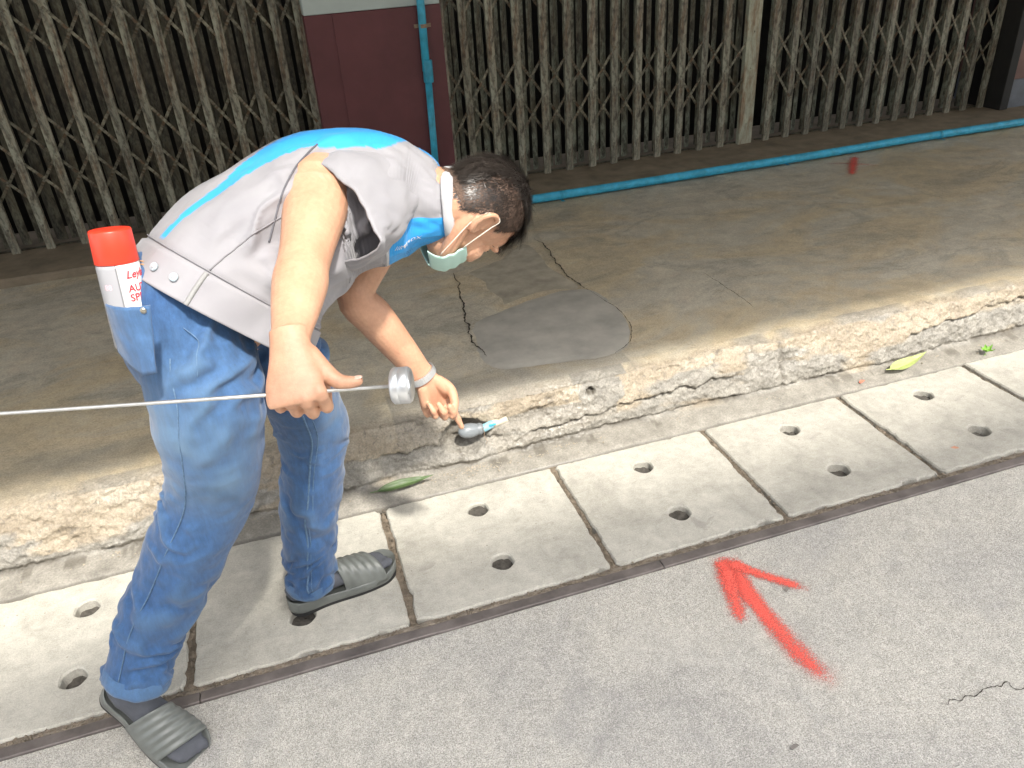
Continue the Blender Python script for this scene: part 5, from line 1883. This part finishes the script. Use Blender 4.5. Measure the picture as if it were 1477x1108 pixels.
# ------------------------------------------------------------------ red spray painted arrow
def build_arrow():
    m, t, p = newmat('red_spray_paint')
    v = n_coord(t)
    cov, _ = n_attr(t, 'cover')
    fine = n_noise(t, v, 320, 3, 0.7)
    mid = n_noise(t, v, 70, 4, 0.7)
    a = n_math(t, 'ADD', cov, n_math(t, 'MULTIPLY', n_math(t, 'SUBTRACT', fine, 0.5), 1.5))
    a = n_math(t, 'ADD', a, n_math(t, 'MULTIPLY', n_math(t, 'SUBTRACT', mid, 0.5), 0.5))
    al = n_ramp(t, a, [(0.30, 0.0), (0.75, 1.0)])
    c = n_ramp(t, fine, [(0.35, (0.60, 0.05, 0.035)), (0.65, (0.85, 0.16, 0.12))])
    t.links.new(c, p.inputs['Base Color']); t.links.new(al, p.inputs['Alpha'])
    p.inputs['Roughness'].default_value = 0.7
    n_bump(t, p, fine, 0.5, 0.003)
    V, F, A = [], [], []
    def stroke(pts, z):
        P = spline(pts, 16)
        n = 12
        base = len(V)
        for i, q in enumerate(P):
            d = P[min(i + 1, len(P) - 1)] - P[max(i - 1, 0)]
            nr = np.array([-d[1], d[0]]) / (np.hypot(d[0], d[1]) + 1e-9)
            w = 1.3 * q[2] * (1 + 0.12 * fbm(q[0] * 30, q[1] * 30, z * 100, 3))
            e = min(1, 5 * i / len(P) + 0.25, 5 * (1 - i / len(P)) + 0.15)
            for k in range(n + 1):
                s = k / n * 2 - 1
                c_ = np.array(q[:2]) + nr * (s * w * 2.3)
                V.append((c_[0], c_[1], z))
                A.append(q[3] * e * (1.0 * max(0, 1 - abs(s) ** 1.2 * 1.1)))
        for i in range(len(P) - 1):
            for k in range(n):
                F.append((base + i * (n + 1) + k, base + (i + 1) * (n + 1) + k, base + (i + 1) * (n + 1) + k + 1, base + i * (n + 1) + k + 1))
    def G(px, w, o): return (px[0], px[1], w, o)
    stroke([G((0.9414, 1.3708, 0.0000), .018, 1.0), G((0.9384, 1.2902, 0.0000), .018, 1.05), G((0.9363, 1.1665, 0.0000), .014, 0.95), G((0.9383, 1.0826, 0.0000), .018, 0.74), G((0.9427, 1.0079, 0.0000), .019, 0.72), G((0.9649, 0.9091, 0.0000), .017, 0.80)], -0.0028)
    stroke([G((0.9560, 1.3737, 0.0000), .020, 1.0), G((0.9185, 1.2981, 0.0000), .016, 0.95), G((0.8918, 1.2215, 0.0000), .014, 0.76), G((0.8646, 1.1462, 0.0000), .014, 0.80)], -0.0020)
    stroke([G((0.9447, 1.3550, 0.0000), .018, 1.0), G((0.9767, 1.3081, 0.0000), .011, 0.92), G((1.0177, 1.2587, 0.0000), .010, 0.88), G((1.0889, 1.1826, 0.0000), .011, 0.82)], -0.0012)
    me = mesh('painted_arrow', V, F); set_point_attr(me, 'cover', A)
    o = link('painted_arrow', me, m)
    tag(o, 'red spray painted arrow on the road pointing at the drain covers', 'arrow')
    V.clear(); F.clear(); A.clear()
    stroke([G((3.3780, 3.9364, 0.1900), .016, 0.72), G((3.2304, 3.7690, 0.1900), .018, 0.74), G((3.0790, 3.5896, 0.1900), .014, 0.7)], 0.1975)
    stroke([G((3.1026, 3.8836, 0.1900), .010, 0.42), G((3.2495, 3.7931, 0.1900), .012, 0.5), G((3.3452, 3.6635, 0.1900), .010, 0.4)], 0.1985)
    me = mesh('paint_mark', V, F); set_point_attr(me, 'cover', A)
    o = link('paint_mark', me, m)
    tag(o, 'small worn red paint mark on the sidewalk near the blue pipe', 'mark')
build_arrow()

# ------------------------------------------------------------------ leaves and litter
def leaf_mesh(L, W, curl, fold, seed):
    V, F = [], []
    N, M = 16, 6
    for i in range(N + 1):
        s = i / N
        w = W * math.sin(math.pi * s ** 0.75) * (1 - 0.2 * s) + 0.0005
        for k in range(-M, M + 1):
            q = k / M
            V.append((s * L, q * w, 0.006 + abs(q) * w * fold + curl * (s - 0.5) ** 2 * L * 2 + 0.004 * fbm(s * 5, q * 2, seed, 3)))
    for i in range(N):
        for k in range(2 * M):
            a = i * (2 * M + 1) + k
            F.append((a, a + 1, a + 2 * M + 2, a + 2 * M + 1))
    return mesh('leaf_blade', V, F)
def build_leaf(p0, p1, W, curl, fold, col, label, z=0.0, seed=1.0, tilt=0.0):
    p0, p1 = Vector(p0), Vector(p1)
    g = empty('fallen_leaf', p0)
    tag(g, label, 'leaf', None)
    d = p1 - p0
    me = leaf_mesh(d.length, W, curl, fold, seed)
    mt = simple('leaf_' + str(seed), col, 0.45, 0.25, 40, 0.3, 90)
    rot = Matrix.Rotation(math.atan2(d.y, d.x), 4, 'Z') @ Matrix.Rotation(-math.asin(d.z / d.length), 4, 'Y') @ Matrix.Rotation(tilt, 4, 'X')
    me.transform(Matrix.Translation(p0) @ rot)
    b = link('leaf_blade', me, mt, g, True)
    q = rot.to_3x3() @ Vector((1, 0, 0))
    up = Vector((0, 0, 1))
    M_ = Matrix.Translation(p0) @ rot
    pts = [M_ @ Vector((s * d.length, 0, 0.0072 + curl * (s - 0.5) ** 2 * d.length * 2)) for s in (-0.12, 0.0, 0.25, 0.5, 0.75, 0.97)]
    tube('midrib', pts, [0.0014, 0.0014, 0.0012, 0.001, 0.0008, 0.0004], simple('midrib_' + str(seed), tuple(min(1, c * 1.5) for c in col), 0.6), g, 6)
build_leaf((0.1060, 1.9966, 0.0120), (0.2863, 1.9881, 0.0300), 0.019, 0.05, 0.5, (0.075, 0.12, 0.045), 'dark green fallen leaf at the foot of the kerb behind his front foot', seed=1.0, tilt=0.25)
build_leaf((1.9975, 1.9811, 0.0060), (2.1764, 2.0040, 0.0300), 0.024, 0.22, 0.55, (0.36, 0.42, 0.15), 'pale yellow green curled leaf in the gutter', seed=2.0, tilt=0.3)
def build_sprig():
    g = empty('leaf_sprig', (2.4215, 1.9567, 0.0100))
    tag(g, 'small bright green sprig of leaves lying in the gutter', 'sprig')
    c = vec((2.4215, 1.9567, 0.0100))
    mt = simple('sprig_green', (0.16, 0.34, 0.04), 0.5, 0.2, 40)
    for k, (a, L) in enumerate(((0.2, 0.04), (1.1, 0.035), (2.4, 0.032), (3.6, 0.03), (5.2, 0.034))):
        me = leaf_mesh(L, 0.009, 0.3, 0.5, 3.0 + k)
        me.transform(Matrix.Translation(c) @ Matrix.Rotation(a, 4, 'Z') @ Matrix.Rotation(-0.5, 4, 'Y'))
        link('leaf_blade', me, mt, g, True)
    tube('stem', [c + Vector((-0.02, -0.01, 0)), c, c + Vector((0.01, 0.01, 0.008))], 0.001, mt, g, 6)
build_sprig()
def scrap(px, a, size, col, label, name='wrapper_scrap'):
    bm = bmesh.new()
    V = [(-size, -size * 0.35, 0.001), (size, -size * 0.3, 0.004), (size * 0.9, size * 0.4, 0.002), (0, size * 0.45, 0.006), (-size * 0.9, size * 0.3, 0.003)]
    me = mesh(name, V, [(0, 1, 2, 3, 4)])
    me.transform(Matrix.Translation(px) @ Matrix.Rotation(a, 4, 'Z'))
    o = link(name, me, simple(name + label[:5], col, 0.6))
    sm = o.modifiers.new('s', 'SOLIDIFY'); sm.thickness = 0.0008
    bm.free()
    tag(o, label, 'litter')
scrap((1.8765, 1.9704, 0.0080), 0.3, 0.013, (0.65, 0.16, 0.10), 'small faded red scrap in the gutter by the pale leaf')
scrap((1.8679, 1.5270, 0.0020), -0.3, 0.012, (0.45, 0.22, 0.14), 'tiny reddish scrap lying on a drain cover near a hole', 'paper_scrap')
scrap((1.0340, 1.2059, -0.0040), 0.5, 0.009, (0.17, 0.15, 0.13), 'small dark chip on the road inside the arrowhead', 'stone_chip')
scrap((0.7862, 0.8221, -0.0040), 0.1, 0.010, (0.14, 0.125, 0.11), 'small dark chip on the road beyond the arrow tail', 'stone_chip')
